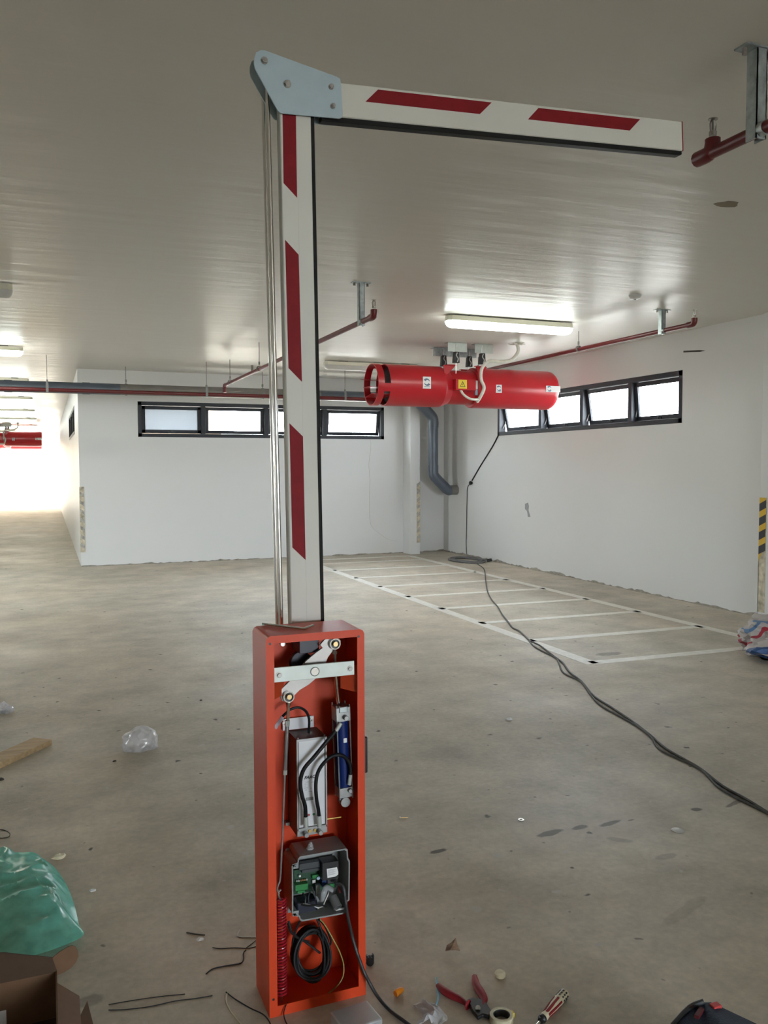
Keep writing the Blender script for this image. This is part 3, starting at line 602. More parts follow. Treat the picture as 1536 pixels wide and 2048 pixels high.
for pts, m, r_ in (([(646, 1812, 2.165), (652, 1798, 2.155), (657, 1786, 2.16), (655, 1776, 2.19)], 'whwire', .0017), ([(672, 1820, 2.165), (680, 1818, 2.158), (688, 1817, 2.162)], 'whwire', .003), ([(606, 1808, 2.17), (622, 1810, 2.165), (635, 1815, 2.17), (646, 1813, 2.165)], 'whwire', .0013),
                   ([(602, 1809, 2.17), (620, 1812, 2.16), (640, 1809, 2.16), (652, 1814, 2.165)], 'blk', .0028), ([(618, 1810, 2.168), (617, 1795, 2.18), (620, 1784, 2.2)], 'dgrey', .0020), ([(676, 1772, 2.19), (679, 1780, 2.17), (680, 1786, 2.165)], 'redwire', .0022), ([(610, 1808, 2.172), (611, 1795, 2.18), (606, 1786, 2.2)], 'dgrey', .002), ([(632, 1800, 2.18), (628, 1786, 2.19), (624, 1774, 2.2)], 'dgrey', .002)):
    MB().tube([P(*q) for q in pts], r_, 7, 5).build('inner_wire', m, cb)
p = P(632, 1822, 2.19); MB().lathe([(0, .0105), (.003, .0105), (.003, .008), (0, .008)], p, (0, -.5, 1), 18, True).build('knockout_ring', 'label', cb)
# cable bundle in the foot of the cabinet
rnd = random.Random(7)
cc = P(620.5, 1925, 2.20)
cl = MB(); pts = []
for i in range(9 * 26):
    a = 2 * math.pi * i / 26 + 1.2; k = i // 26
    rx = .047 + .0065 * math.sin(k * 2.1) + .011 * noise.noise(V((i * .09, 2, 0))); rz = .056 + .007 * math.sin(k * 1.7 + 1) + .010 * noise.noise(V((i * .08, 9, 0)))
    pts.append((cc.x + rx * math.cos(a), cc.y - .010 + .016 * math.sin(k * 1.3) + .004 * math.sin(a * 2) + .018 * math.sin(a), .104 + rz * math.sin(a)))
bd = cl.tube(pts, .0035, 7, 1).build('cable_bundle', 'cable', bar)
for pts in ([(576, 1846, 2.2), (580, 1860, 2.19), (590, 1872, 2.19), (604, 1880, 2.19), (618, 1884, 2.19)], [(600, 1842, 2.2), (592, 1860, 2.2), (586, 1880, 2.2), (584, 1910, 2.2)], [(634, 1838, 2.2), (641, 1855, 2.19), (645, 1870, 2.19), (646, 1895, 2.19)], [(638, 1838, 2.2), (650, 1852, 2.2), (660, 1875, 2.2), (660, 1890, 2.2), (645, 1900, 2.2)],
            [(577, 1842, 2.21), (585, 1866, 2.2), (606, 1880, 2.2), (640, 1906, 2.2)]):
    MB().tube([P(*q) for q in pts], .0032, 7, 5).build('bundle_tail', 'cable', bd)
MB().tube([P(640, 1838, 2.19), P(652, 1853, 2.18), P(667, 1880, 2.17), P(679, 1903, 2.165), P(687, 1928, 2.16), P(686, 1952, 2.155), P(675, 1971, 2.15), P(655, 1988, 2.15)], .0018, 6, 5).build('earth_wire', 'yg', bar)
pc = [P(672, 1768, 2.17), P(686, 1772, 2.15), P(691, 1800, 2.14), P(697, 1840, 2.13), P(710, 1892, 2.118), P(721, 1925, 2.104), P(731, 1950, 2.096), at(752, 1988, Z=.022), at(775, 2016, Z=.006), at(805, 2040, Z=.006), at(830, 2058, Z=.006)]
MB().tube(pc, .0047, 9, 6).build('power_cable', mat('grey_black_cable', (.030, .029, .030), .5), bar)
MB().tube([P(575, 2005, 2.12), P(570.5, 2014, 2.108), P(567.5, 2027, 2.104), at(570, 2040, Z=.003), at(577, 2054, Z=.003)], .0016, 6, 5).build('stray_wire', 'cable', bar)
# lock handle on the right side
p0, p1 = at(728, 1475, X=CX1), at(728, 1548, X=CX1)
MB().box((CX1 - .001, 2.122, p1.z), (CX1 + .0125, 2.17, p0.z)).build('side_handle', 'blk', bar, bevel=.004)
# boom: lower vertical section
BY, BT = 2.300, .036
def bx(z): return .634 - .0139 * (z - 1.018)
ud = V((-.0139, 0, 1)).normalized()
zA, zB = .90, 2.47
WB = .0885
bm_ = MB().prism([(bx(zA), BY, zA), (bx(zA) + WB, BY, zA), (bx(zB) + WB, BY, zB), (bx(zB), BY, zB)], (0, BT, 0)).build('boom', 'white', bar, bevel=.003)
MB().prism([(bx(zA) + .046, BY - .0003, zA), (bx(zA) + .0466, BY - .0003, zA), (bx(zB) + .0466, BY - .0003, zB), (bx(zB) + .046, BY - .0003, zB)], (0, .0004, 0)).build('centre_seam', mat('seam_grey', (.50, .49, .45), .4), bm_, smooth=0)
b = MB(); b.prism([(bx(zA) + WB - .002, BY + .004, zA), (bx(zA) + WB + .0115, BY + .004, zA), (bx(zB) + WB + .0115, BY + .004, zB), (bx(zB) + WB - .002, BY + .004, zB)], (0, BT - .008, 0)); b.build('rubber_edge', 'rubber', bm_, bevel=.003)
YS = BY - .0006
for q in (((565, 215), (591.5, 215), (594.3, 395.5), (567.2, 366)), ((570.3, 479.4), (597.4, 509.5), (604, 763.8), (577, 736)), ((579, 846.6), (606, 873), (611.2, 1120), (584.8, 1095))):
    MB().prism([at(x, y, Y=YS) for x, y in q], (0, .0007, 0)).build('red_stripe', 'redtape', bm_, smooth=0)
MB().cyl((bx(.945) + .03, CYK - .004, .945), (bx(.945) + .03, BY + .002, .945), .018, n=18).build('boom_pivot', 'steel', bm_)
# boom: folded horizontal section
TL, TR_, BR, BL = [at(x, y, Y=BY) for x, y in ((660, 162.5), (1364, 243), (1364, 303), (660, 229.5))]
hx = (TR_ - TL).normalized(); dn = -hx.cross(V((0, -1, 0))).normalized(); dn = dn if dn.z < 0 else -dn
TL = TR_ - hx * (TR_ - at(640, 160.3, Y=BY)).length
hb_ = MB().prism([TL, TR_, TR_ + dn * .0945, TL + dn * .0945], (0, BT, 0)).build('boom_tip_section', 'white', bar, bevel=.003)
b = MB(); b.prism([TL + dn * .092 + V((0, .004, 0)), TR_ + dn * .092 + V((0, .004, 0)), TR_ + dn * .105 + V((0, .004, 0)), TR_ + dn * .108 - hx * .008 + V((0, .004, 0)), TL + dn * .108 + V((0, .004, 0))], (0, BT - .008, 0)); b.build('rubber_edge', 'rubber', hb_, bevel=.002)
b = MB(); b.prism([TR_ + V((0, 0, 0)), TR_ + hx * .003, TR_ + hx * .003 + dn * .0945, TR_ + dn * .0945], (0, BT, 0)); b.build('end_cap', mat('red_end_cap', (.30, .02, .02), .5), hb_)
for q in (((756, 179), (983.5, 204.8), (960, 228), (731, 203.2)), ((1077, 215.8), (1280.3, 238.4), (1259.6, 261), (1056.2, 238.6))):
    MB().prism([at(x, y, Y=YS) for x, y in q], (0, .0007, 0)).build('red_stripe', 'redtape', hb_, smooth=0)
# hinge plates and bolts
pp = [(508.5, 116), (512, 105), (521, 100), (530, 100.5), (673, 153), (680, 157), (682, 164), (685.5, 229), (684, 235), (679, 237), (566, 227), (560, 225.5), (555.5, 221), (510, 137), (508, 127)]
for y0, nm in ((2.2885, 'hinge_plate'), (BY + BT + .004, 'hinge_plate')):
    ref = [at(x, y, Y=2.2885) for x, y in pp]
    o = MB().prism([V((p.x, y0, p.z)) for p in ref], (0, .004, 0)).build(nm, 'bluegrey', bar, bevel=.0006)
    if y0 < BY: hp = o
MB().cyl(at(529, 122, Y=2.29), V((at(529, 122, Y=2.29).x, BY + BT + .006, at(529, 122, Y=2.29).z)), .006, n=12).build('pivot_pin', 'steel', bar)
MB().box((at(575, 169, Y=2.2885).x - .035, 2.293, 2.43), (at(575, 169, Y=2.2885).x + .05, 2.3, 2.50)).build('spacer', 'blk', bar)
for (px, py, r_) in ((528.5, 121.5, .0082), (574.5, 168.5, .0090), (662, 174, .0066), (665.5, 212.5, .0066)):
    p = at(px, py, Y=2.2885); MB().cyl(p - V((0, .0018, 0)), p, r_ * 1.18, n=18).cyl(p - V((0, .009, 0)), p - V((0, .0018, 0)), r_, r_ * .92, n=6).cyl(p - V((0, .0105, 0)), p - V((0, .009, 0)), r_ * .55, n=12).build('hinge_bolt', 'steel', hp, bevel=.0006)
# chrome stay rods from the cabinet to the hinge
top = at(529, 122, Y=2.29)
for (yy, pts) in ((2.36, ((531.5, 360), (555, 1240))), (2.318, ((539.5, 360), (562.3, 1240)))):
    a_, b_ = at(*pts[0], Y=yy), at(*pts[1], Y=yy); d = (a_ - b_).normalized(); lo = b_ - d * ((b_.z - .93) / d.z); hi = b_ + d * ((2.535 - b_.z) / d.z)
    MB().tube([lo, hi], .0062, 14, 1).build('stay_rod', 'chrome', bar)
hk = [at(525, 1247.5, Z=CZ + .004), at(596, 1255.8, Z=CZ + .004), at(607, 1257, Z=CZ + .004), at(611, 1256.3, Z=CZ + .004), at(626.5, 1250.3, Z=CZ + .004)]
tag(MB().tube(hk, .0032, 6, 3).build('hex_key', 'chrome', bevel=0), 'long bent chrome hex key lying on top of the orange cabinet', 'tool')

# ------------------------------------------------------------------ jet fan
def make_fan(cx, yc, label):
    zc, r = 2.385, .238
    root = thing('jet_fan', label, 'fan', (cx, yc, H), None)
    L0, L1 = -1.14, 1.23                                         # shell ends along X
    sl0, sl1 = L0 + .075, L0 + .150                                # slot belt near the left end
    n = 48; b = MB()
    def shell(xa, xb, ra, rb, keep=None, inner=None):
        ri = r - .012 if inner is None else inner; vs = []; fs = []
        for (x, rr) in ((xa, ra), (xb, rb), (xb, ri), (xa, ri)):
            vs += [V((cx + x, yc + rr * math.cos(2 * math.pi * i / n), zc + rr * math.sin(2 * math.pi * i / n))) for i in range(n)]
        for i in range(n):
            if keep and not keep(i): continue
            j = (i + 1) % n
            fs += [(i, j, n + j, n + i), (n + i, n + j, 2 * n + j, 2 * n + i), (2 * n + i, 2 * n + j, 3 * n + j, 3 * n + i), (3 * n + i, 3 * n + j, j, i)]
            if keep:
                if not keep((i - 1) % n): fs.append((i, n + i, 2 * n + i, 3 * n + i))
                if not keep(j): fs.append((j, n + j, 2 * n + j, 3 * n + j))
        b.add(vs, fs)
    shell(L0, sl0, r, r); shell(sl0, sl1, r, r, lambda i: (i % 16) in (8, 9, 10)); shell(sl1, -.30, r, r)
    shell(-.30, -.20, r, .20, None, .19)
    b.build('left_silencer', 'fanred', root, smooth=30)
    MB().lathe([(0, .10), (.05, .226), (.06, .226)], (cx + sl1 + .012, yc, zc), (1, 0, 0), 32).build('core_cone', 'fandark', root)
    b = MB(); shell2 = MB().lathe([(-.24, .19), (-.21, .200), (.20, .200), (.24, .19)], (cx, yc, zc), (1, 0, 0), 40); shell2.build('motor_casing', 'fanred', root)
    MB().lathe([(.12, .19), (.12, .228), (.135, .238), (.20, .238), (1.16, .238), (1.205, .232), (L1, .216), (L1, .204), (1.15, .204), (1.06, .03)], (cx, yc, zc), (1, 0, 0), 48).build('right_silencer', 'fanred', root, smooth=30)
    for k, (dz, dy) in enumerate(((.06, .09), (-.03, .0), (-.13, -.07))):
        MB().box((cx + L0 - .06, yc + dy - .10, zc + dz - .002), (cx + L0 + .20, yc + dy + .10, zc + dz + .002), Matrix.Rotation(R(8 - 8 * k), 3, 'X')).build('vane', 'fanred', root)
    # ceiling plates
    ya, yb = yc - .22, yc + .21
    X_ = lambda px, py, y: at(px, py, Y=y).x
    x0, x1 = X_(867, 700, yb), X_(953, 705, yb)
    MB().box((x0, yb, H - .105), (x1, yb + .012, H)).box((x0, yb, H - .006), (x1, yb + .09, H)).build('hanger_channel', 'galv', root)
    for a_, b_ in ((896, 934), (950, 986)):
        x0, x1 = X_(a_, 692, ya), X_(b_, 695, ya)
        MB().box((x0, ya, H - .105), (x1, ya + .010, H)).box((x0, ya, H - .006), (x1, ya + .09, H)).build('ceiling_bracket', 'zinc', root)
    for (px, p0, p1, yy) in ((887, 711, 733, yb), (938, 713, 734, yb), (912, 704, 726, ya), (964, 707, 729, ya)):
        x, z1, z0 = X_(px, (p0 + p1) / 2, yy), at(px, p0, Y=yy).z, at(px, p1, Y=yy).z
        iso = MB().prism([(x - .026, yy - .03, z1), (x + .026, yy - .03, z1), (x + .036, yy - .03, z0), (x - .036, yy - .03, z0)], (0, .06, 0)).build('vibration_isolator', 'blk', root, bevel=.004)
        MB().cyl((x, yy, H - .02), (x, yy, z0 - .12), .006, n=8).build('isolator_rod', 'silver', iso)
        MB().tube([(x, yy - .034, z1 - .01), (x - .012, yy - .034, z1 - .045), (x + .012, yy - .034, z1 - .08), (x, yy - .034, z0 + .01)], .006, 6, 3).build('isolator_spring', 'silver', iso)
    for xx, s in ((-.26, 1), (.19, -1)):
        for sy in (-.19, .19):
            MB().prism([(cx + xx - .04, yc + sy, zc + .10), (cx + xx + .08 * s, yc + sy, zc + .215), (cx + xx + .09 * s, yc + sy, zc + .235), (cx + xx - .06 * s, yc + sy, zc + .235)], (0, .012, 0)).box((cx + min(xx - .03 * s, xx + .10 * s), yc + sy - .03, zc + .233), (cx + max(xx - .03 * s, xx + .10 * s), yc + sy + .03, zc + .240)).build('lifting_lug', 'fanred', root)
    # terminal box with warning sign
    tb = MB().box((cx - .20, yc - .275, zc - .055), (cx + .06, yc - .17, zc + .075)).build('terminal_box', 'fanred', root, bevel=.006)
    zz, xx, yy = zc + .012, cx - .115, yc - .2762
    MB().box((xx - .055, yy, zz - .050), (xx + .055, yy + .001, zz + .052)).build('warning_sign', 'yellow', tb, smooth=0)
    tri = MB(); A3 = [V((xx + .042 * math.cos(a), yy - .0004, zz - .006 + .042 * math.sin(a))) for a in (R(90), R(210), R(330))]; cen3 = sum(A3, V()) / 3; I3 = [cen3 + (p - cen3) * .72 for p in A3]
    tri.add(A3 + I3, [(i, (i + 1) % 3, 3 + (i + 1) % 3, 3 + i) for i in range(3)]); tri.add([(xx + .004, yy - .0004, zz + .018), (xx + .008, yy - .0004, zz), (xx, yy - .0004, zz - .002), (xx + .004, yy - .0004, zz - .02), (xx - .006, yy - .0004, zz + .002), (xx, yy - .0004, zz + .002)], [(0, 1, 2, 3, 4, 5)])
    tri.build('warning_symbol', 'ink', tb, smooth=0)
    MB().box((cx + .07, yc - .208, zc - .03), (cx + .18, yc - .200, zc + .07)).build('rating_plate', 'label', root)
    MB().box((cx + .09, yc - .202, zc - .10), (cx + .18, yc - .186, zc - .035)).box((cx + .145, yc - .2095, zc + .0), (cx + .175, yc - .208, zc + .05)).build('blue_plate', mat('pale_blue_plate', (.30, .45, .55), .5), root)
    def sticker(x, w_, h_, zo, logo):
        y = yc - math.sqrt(max(0, (r + .0015) ** 2 - zo ** 2)) - .001
        s = MB().box((cx + x, y, zc + zo - h_ / 2), (cx + x + w_, y + .01, zc + zo + h_ / 2)).build('sticker', 'label', root)
        lg = MB(); mx, mz, q = cx + x + (w_ / 2 if logo else .045), zc + zo + h_ * .04, min(w_, h_) * .34
        for k in range(2):                                       # two swirl arrows
            prev = None
            for i in range(7):
                a = R(20 + 180 * k + 130 * i / 6); wd = q * (.10 + .055 * i); po = V((mx + q * math.cos(a) + wd * math.cos(a), y - .0006, mz + q * math.sin(a) + wd * math.sin(a))); pi_ = V((mx + (q - wd) * math.cos(a), y - .0006, mz + (q - wd) * math.sin(a)))
                if prev: lg.add([prev[0], po, pi_, prev[1]], [(0, 1, 2, 3)])
                prev = (po, pi_)
        lg.box((mx - q, y - .0006, mz - q * 1.55), (mx + q, y - .0002, mz - q * 1.38)); lg.build('sticker_logo', 'bluepr', s, smooth=0)
    sticker(-.60, .10, .135, .02, True); sticker(.345, .075, .095, -.02, True); sticker(1.03, .20, .075, .0, False)
    # conduits
    MB().tube([(cx + .52, yc - .42, H), (cx + .53, yc - .42, H - .10), (cx + .44, yc - .42, H - .20), (cx + .30, yc - .40, H - .22), (cx + .17, yc - .38, H - .22), (cx + .10, yc - .34, H - .30), (cx + .10, yc - .32, H - .42), (cx + .15, yc - .30, zc - .02), (cx + .12, yc - .26, zc - .13), (cx + .10, yc - .22, zc - .18)], .020, 10, 6).build('flexible_conduit', 'conduit', root)
    MB().tube([(cx - .13, yc - .25, zc - .05), (cx - .10, yc - .28, zc - .11), (cx - .02, yc - .29, zc - .155), (cx + .10, yc - .25, zc - .155)], .014, 9, 6).build('flexible_conduit', 'conduit', root)
    st = MB(); c0 = V((cx + .52, yc - .42, H - .002))
    for k in range(5):
        a = 2 * math.pi * k / 5; st.tube([c0, c0 + V((.06 * math.cos(a), .06 * math.sin(a), -.012)), c0 + V((.11 * math.cos(a), .11 * math.sin(a), -.002))], .013, 6, 2, taper=lambda q: 1.1 - q)
    st.build('conduit_rosette', 'conduit', root); return root
fan = make_fan(4.60, 9.06, 'large red jet fan under the ceiling before the corner windows')
f2 = copy_tree(fan, (-1.33 - 4.60, 30.0 - 9.06, 0)); f2['label'] = 'dark red jet fan far down the bright corridor, nearer of the two there'
f3 = copy_tree(fan, (-1.36 - 4.60, 35.8 - 9.06, 0)); f3['label'] = 'brighter red jet fan far down the corridor, low behind the darker one'
for f in (fan, f2, f3): f['group'] = 'red jet fans under the ceiling'

# ------------------------------------------------------------------ ceiling lights
def make_light(cx, yc, on, label):
    root = thing('ceiling_light', label, 'light', (cx, yc, H), 'tube lights on the ceiling')
    L, W_ = .69, .065
    b = MB(); outl = [(-L, -W_ + .03), (-L + .03, -W_), (L - .03, -W_), (L, -W_ + .03), (L, W_ - .03), (L - .03, W_), (-L + .03, W_), (-L, W_ - .03)]
    b.prism([(cx + x, yc + y, H - .012) for x, y in outl], (0, 0, -.048)); b.build('lamp_housing', 'cream', root, bevel=.004)
    rings = []; b = MB(); n = 8
    for (z, s, e) in ((H - .060, 1.0, 1.0), (H - .085, .98, .99), (H - .108, .82, .965), (H - .118, .5, .93)):
        rings += [V((cx + x * e, yc + y * s, z)) for x, y in outl]
    fs = [(k * n + i, k * n + (i + 1) % n, (k + 1) * n + (i + 1) % n, (k + 1) * n + i) for k in range(3) for i in range(n)] + [tuple(range(3 * n, 4 * n)), tuple(range(n))[::-1]]
    b.add(rings, fs); b.build('lamp_diffuser', 'tube' if on else 'dull', root, smooth=50)
    for x in (-.42, .48): MB().box((cx + x - .05, yc - .05, H - .014), (cx + x + .05, yc + .05, H)).build('mounting_clip', 'hang', root)
    return root
make_light(4.22, 7.25, True, 'lit white tube light on the ceiling above the big red fan')
make_light(4.20, 10.95, False, 'unlit tube light on the ceiling, left behind the big red fan')
make_light(-.90, 7.25, False, 'unlit tube light end at the left edge, nearest on that side')
for k, (yy, s) in enumerate(((10.95, 'first lit tube light of the left row, before the grey pipe'), (14.8, 'second lit tube light of the left row, just above the grey pipe'), (18.6, 'third tube light of the left row, first below the grey pipe'), (22.5, 'fourth tube light of the left row, second below the grey pipe'), (26.4, 'fifth tube light of the left row, deep in the corridor'), (30.3, 'farthest tube light of the left row, deep in the corridor'))):
    make_light(-.91, yy, True, s)
c = at(1270, 590, Z=H)
sd = thing('smoke_detector', 'round white smoke detector on the ceiling right of the lit tube light', 'detector', c)
MB().lathe([(0, .052), (.012, .052), (.016, .046), (.030, .040), (.036, .026), (.036, 0)], c, (0, 0, -1), 20).build('detector_base', 'dull', sd)
MB().lathe([(.036, .012), (.040, .010), (.040, 0)], c, (0, 0, -1), 12).build('sensor_eye', 'dgrey', sd)

# ------------------------------------------------------------------ pipes
def hanger(b, x, y, zt, zp, r_): return b.cyl((x, y, zt), (x, y, zp), r_, n=6)
def branch(label, x, y_end, y_far, z, strut_y, rods, drop=None, r=.022):
    root = thing('sprinkler_pipe', label, 'pipe', (x, y_end, z), 'red sprinkler branch pipes')
    MB().tube([(x, y_end, z), (x, y_far, z)], r, 12, 1).build('pipe_run', 'pipered', root)
    el = MB().tube([(x, y_end + .05, z), (x, y_end, z), (x, y_end - .022, z + .008), (x, y_end - .03, z + .03), (x, y_end - .03, z + .048)], r * 1.28, 12, 3).build('elbow', 'pipered', root)
    MB().cyl((x, y_end - .03, z + .06), (x, y_end - .03, z + .075), .014, n=10).tube([(x - .010, y_end - .03, z + .075), (x - .013, y_end - .03, z + .10), (x - .004, y_end - .03, z + .118)], .003, 6, 3).tube([(x + .010, y_end - .03, z + .075), (x + .013, y_end - .03, z + .10), (x + .004, y_end - .03, z + .118)], .003, 6, 3).cyl((x, y_end - .03, z + .08), (x, y_end - .03, z + .118), .004, n=8).cyl((x, y_end - .03, z + .118), (x, y_end - .03, z + .121), .018, n=12).build('sprinkler_head', 'steel', root)
    if strut_y:
        s = MB().box((x - .022, strut_y - .024, z - .03), (x - .018, strut_y + .024, H)).box((x + .018, strut_y - .024, z - .03), (x + .022, strut_y + .024, H)).box((x - .022, strut_y - .024, z - .03), (x + .022, strut_y - .020, H)).build('support_strut', 'galv', root)
        MB().box((x - .075, strut_y - .03, H - .006), (x + .075, strut_y + .03, H)).build('strut_foot', 'galv', s)
        for sgn in (-1, 1): MB().cyl((x + sgn * .055, strut_y, H - .006), (x + sgn * .055, strut_y, H - .028), .010, n=6).build('anchor_bolt', 'steel', s)
        MB().lathe([(-.012, r + .003), (.012, r + .003), (.012, r), (-.012, r)], (x, strut_y - .035, z), (0, 1, 0), 14, True).build('pipe_clamp', 'galv', root)
    for (ry, tops) in rods:
        hanger(MB(), x, ry, H, z + .05, .004).cyl((x, ry, z + .085), (x, ry, z + .05), .010, n=6).lathe([(-.010, r + .012), (.010, r + .012), (.010, r), (-.010, r)], (x, ry, z + .008), (0, 1, 0), 12, True).build('hanger_rod', 'hang', root)
    if drop:
        MB().tube([(x, y_far - .02, z), (x, y_far, z), (x, y_far + .012, z - .012), (x, y_far + .014, z - .06), (x, y_far + .014, drop)], r * 1.15, 12, 3).build('drop_pipe', 'pipered', root)
    return root
branch('near red sprinkler pipe end with its galvanised strut at the upper right edge', 2.305, 2.535, 1.2, 2.602, 2.30, [], r=.022)
root = branch('red sprinkler pipe with a strut running behind the white boom to the back', 2.305, 6.0, 11.66, 2.575, 6.25, [(9.64, 0), (11.30, 0)], drop=2.471, r=.021)
MB().tube([(2.305, 10.0, 2.59), (2.305, 10.0, 2.66)], .016, 8, 1).build('sprinkler_head', 'steel', root)
branch('red sprinkler pipe along the right wall above the corner windows', 5.28, 5.95, 12.3, 2.688, 6.34, [(7.65, 0), (9.9, 0), (10.9, 0)], r=.021)
# main red pipe and grey drain pipe on rod hangers along the back
mp = thing('main_pipe', 'long red sprinkler main running level before the back wall', 'pipe', (1, 11.674, 2.44))
MB().tube([(-5, 11.674, 2.442), (5.1, 11.674, 2.442)], .025, 12, 1).build('pipe_run', 'pipered', mp)
for px, py in ((94, 760), (413, 775), (690, 790)):
    x = at(px, py, Y=11.674).x
    MB().cyl((x, 11.674, H), (x, 11.674, 2.50), .005, n=6).cyl((x, 11.674, 2.57), (x, 11.674, 2.53), .014, n=6).box((x - .016, 11.643, 2.41), (x + .016, 11.648, 2.53)).lathe([(-.014, .033), (.014, .033), (.014, .025), (-.014, .025)], (x, 11.674, 2.442), (1, 0, 0), 12, True).build('hanger_rod', 'hang', mp)
dp = thing('drain_pipe', 'thick grey drain pipe along the back, bending down into the corner wall', 'pipe', (3, 12.60, 1.0))
zg, yg, rg = 2.556, 12.60, .078
xs = [at(240, 775, Y=yg).x, at(640, 790, Y=yg).x]
MB().tube([(-5, yg, zg), (xs[0], yg, zg)], rg, 16, 1).build('pipe_run', 'pvc', dp)
MB().tube([(xs[0], yg, zg), (xs[1], yg, zg)], rg * .98, 16, 1).build('dusty_pipe_run', 'pvcb', dp)
xv = at(866.5, 900, Y=yg).x; zd = at(866, 838, Y=yg).z
MB().tube([(xs[1], yg, zg), (at(826, 800, Y=yg).x, yg, zg)], rg, 16, 1).build('pipe_run', 'pvc', dp)
xe = at(826, 800, Y=yg).x
MB().tube([(xe - .02, yg, zg), (xe + .03, yg, zg), (xe + .08, yg, zg - .05), (xv - .05, yg, zd + .07), (xv, yg, zd - .02), (xv, yg, zd - .14)], rg * 1.08, 16, 3).build('upper_bend', 'pvc', dp)
MB().tube([(xv, yg, zd - .10), (xv, yg, at(866, 945, Y=yg).z)], rg, 16, 1).build('downpipe', 'pvc', dp)
zz = at(866, 945, Y=yg).z; zw = at(905, 980, Y=yg).z
MB().tube([(xv, yg, zz + .12), (xv, yg, zz), (xv + .03, yg, zz - .07), (xv + .20, yg, zw + .06), (xv + .27, yg, zw), (XR - .12, yg, zw)], rg * 1.08, 16, 3).build('lower_bend', 'pvc', dp)
MB().tube([(XR - .16, yg, zw), (XR - .002, yg, zw)], rg * 1.02, 16, 1).build('pipe_stub', 'pvcb', dp)
for x in (at(16, 770, Y=yg).x, at(172, 770, Y=yg).x, 5.0): MB().lathe([(-.05, rg + .006), (.05, rg + .006), (.05, rg), (-.05, rg)], (x, yg, zg), (1, 0, 0), 16, True).build('pipe_coupling', 'pvc' if x < 2 else 'pvcb', dp)
for px in (252, 525, 760):
    x = at(px, 778, Y=yg).x
    MB().cyl((x, yg, H), (x, yg, zg + .07), .005, n=6).cyl((x, yg, zg + .14), (x, yg, zg + .10), .014, n=6).lathe([(-.016, rg + .006), (.016, rg + .006), (.016, rg), (-.016, rg)], (x, yg, zg), (1, 0, 0), 16, True).build('pipe_hanger', 'hang', dp)

# ------------------------------------------------------------------ corner guards
def guard_y(label, x, y, z0, z1, dirx, m='worn'):
    """L-shaped strip on a corner whose faces look to -Y and to dirx"""
    root = thing('corner_guard', label, 'corner guard', (x, y, z0), 'striped guards on wall corners')
    MB().box((min(x, x - .06 * dirx), y - .006, z0), (max(x, x - .06 * dirx), y, z1)).box((min(x, x + .006 * dirx), y - .006, z0), (max(x, x + .006 * dirx), y + .06, z1)).build('guard_strip', m, root)
    k = 0; z = z0 + .05
    while z < z1 - .05:
        xa, xb = x - .058 * dirx, x - .002 * dirx
        MB().prism([(xa, y - .0066, z), (xb, y - .0066, z + .04), (xb, y - .0066, z + .09), (xa, y - .0066, z + .05)], (0, .001, 0)).build('faded_stripe', mat('faded_grey_stripe', (.36, .35, .32), .7, var=.4, scale=20), root, smooth=0); z += .125
    return root
guard_y('worn striped guard strip on the corridor corner at the far left', XC, YB, .21, 1.17, -1)
guard_y('worn dirty guard strip on the pilaster corner by the drain pipe', 5.745, 12.79, .19, 1.17, 1)
gx = XR - .05
gr = thing('corner_guard', 'yellow and black striped guard strip on the right wall corner', 'corner guard', (gx, 6.12, .05), 'striped guards on wall corners')
MB().box((gx - .006, 6.04, .06), (gx, 6.122, 1.15)).box((gx - .006, 6.116, .06), (gx + .05, 6.122, 1.15)).build('guard_strip', 'worn', gr)
zt = 1.15; zl = .60
MB().prism([(gx - .0064, 6.041, zt), (gx - .0064, 6.121, zt), (gx - .0064, 6.121, zl - .06), (gx - .0064, 6.041, zl + .12)], (-.001, 0, 0)).build('yellow_tape', 'hazy', gr, smooth=0)
k = 0; z = zl + .04
while z < zt - .04:
    zz = min(z + .075, zt)
    if z > zl: MB().prism([(gx - .0076, 6.121, z - .03), (gx - .0076, 6.041, z + .01), (gx - .0076, 6.041, min(zt, zz + .01)), (gx - .0076, 6.121, zz - .03)], (-.0006, 0, 0)).build('black_stripe', 'hazk', gr, smooth=0)
    z += .135

# ------------------------------------------------------------------ cables on walls and floor
X1 = XR - .006
wc = thing('window_cable', 'black cable hanging from the right window down the wall to the floor', 'cable', at(941, 966, X=XR))
MB().tube([at(998, 868, X=X1), at(985, 893, X=X1), at(962, 930, X=X1), at(944, 961, X=X1)], .010, 8, 4).build('thick_cable', 'cable', wc)
MB().tube([at(942, 966, X=X1), at(935, 975, X=X1), at(934, 1000, X=X1), at(933, 1060, X=X1), at(932, 1085, X=X1), V((X1, at(933, 1105, X=X1).y, .02))], .0055, 7, 4).build('thin_cable', 'cable', wc)
p = at(941, 966, X=XR - .03); MB().ball(p, .034, 10, (.8, 1, 1)).cyl(p, p + V((.03, 0, 0)), .02, n=10).build('plug_joint', 'blk', wc)
pts = []; c0 = V((5.98, 11.55, 0)); rr = random.Random(2)
for i in range(8 * 30):
    a = 2 * math.pi * i / 30; k = i / 30; q = .30 - .022 * (k % 4) + .012 * math.sin(a * 3 + k)
    pts.append(c0 + V((q * .82 * math.cos(a), q * 1.35 * math.sin(a), .012 + .012 * (k // 4) + .004 * math.sin(a * 2 + k * 1.7))))
cc_ = thing('cable_coil', 'grey cable coil lying by the foot of the right wall', 'cable', c0)
MB().tube(pts, .012, 7, 1).build('coiled_cable', mat('dusty_grey_cable', (.15, .15, .15), .7, var=.2), cc_)
e0 = V((6.16, 11.25, .03)); MB().cyl(e0, e0 + V((.07, -.02, .01)), .024, n=10).build('plug', 'blk', cc_)
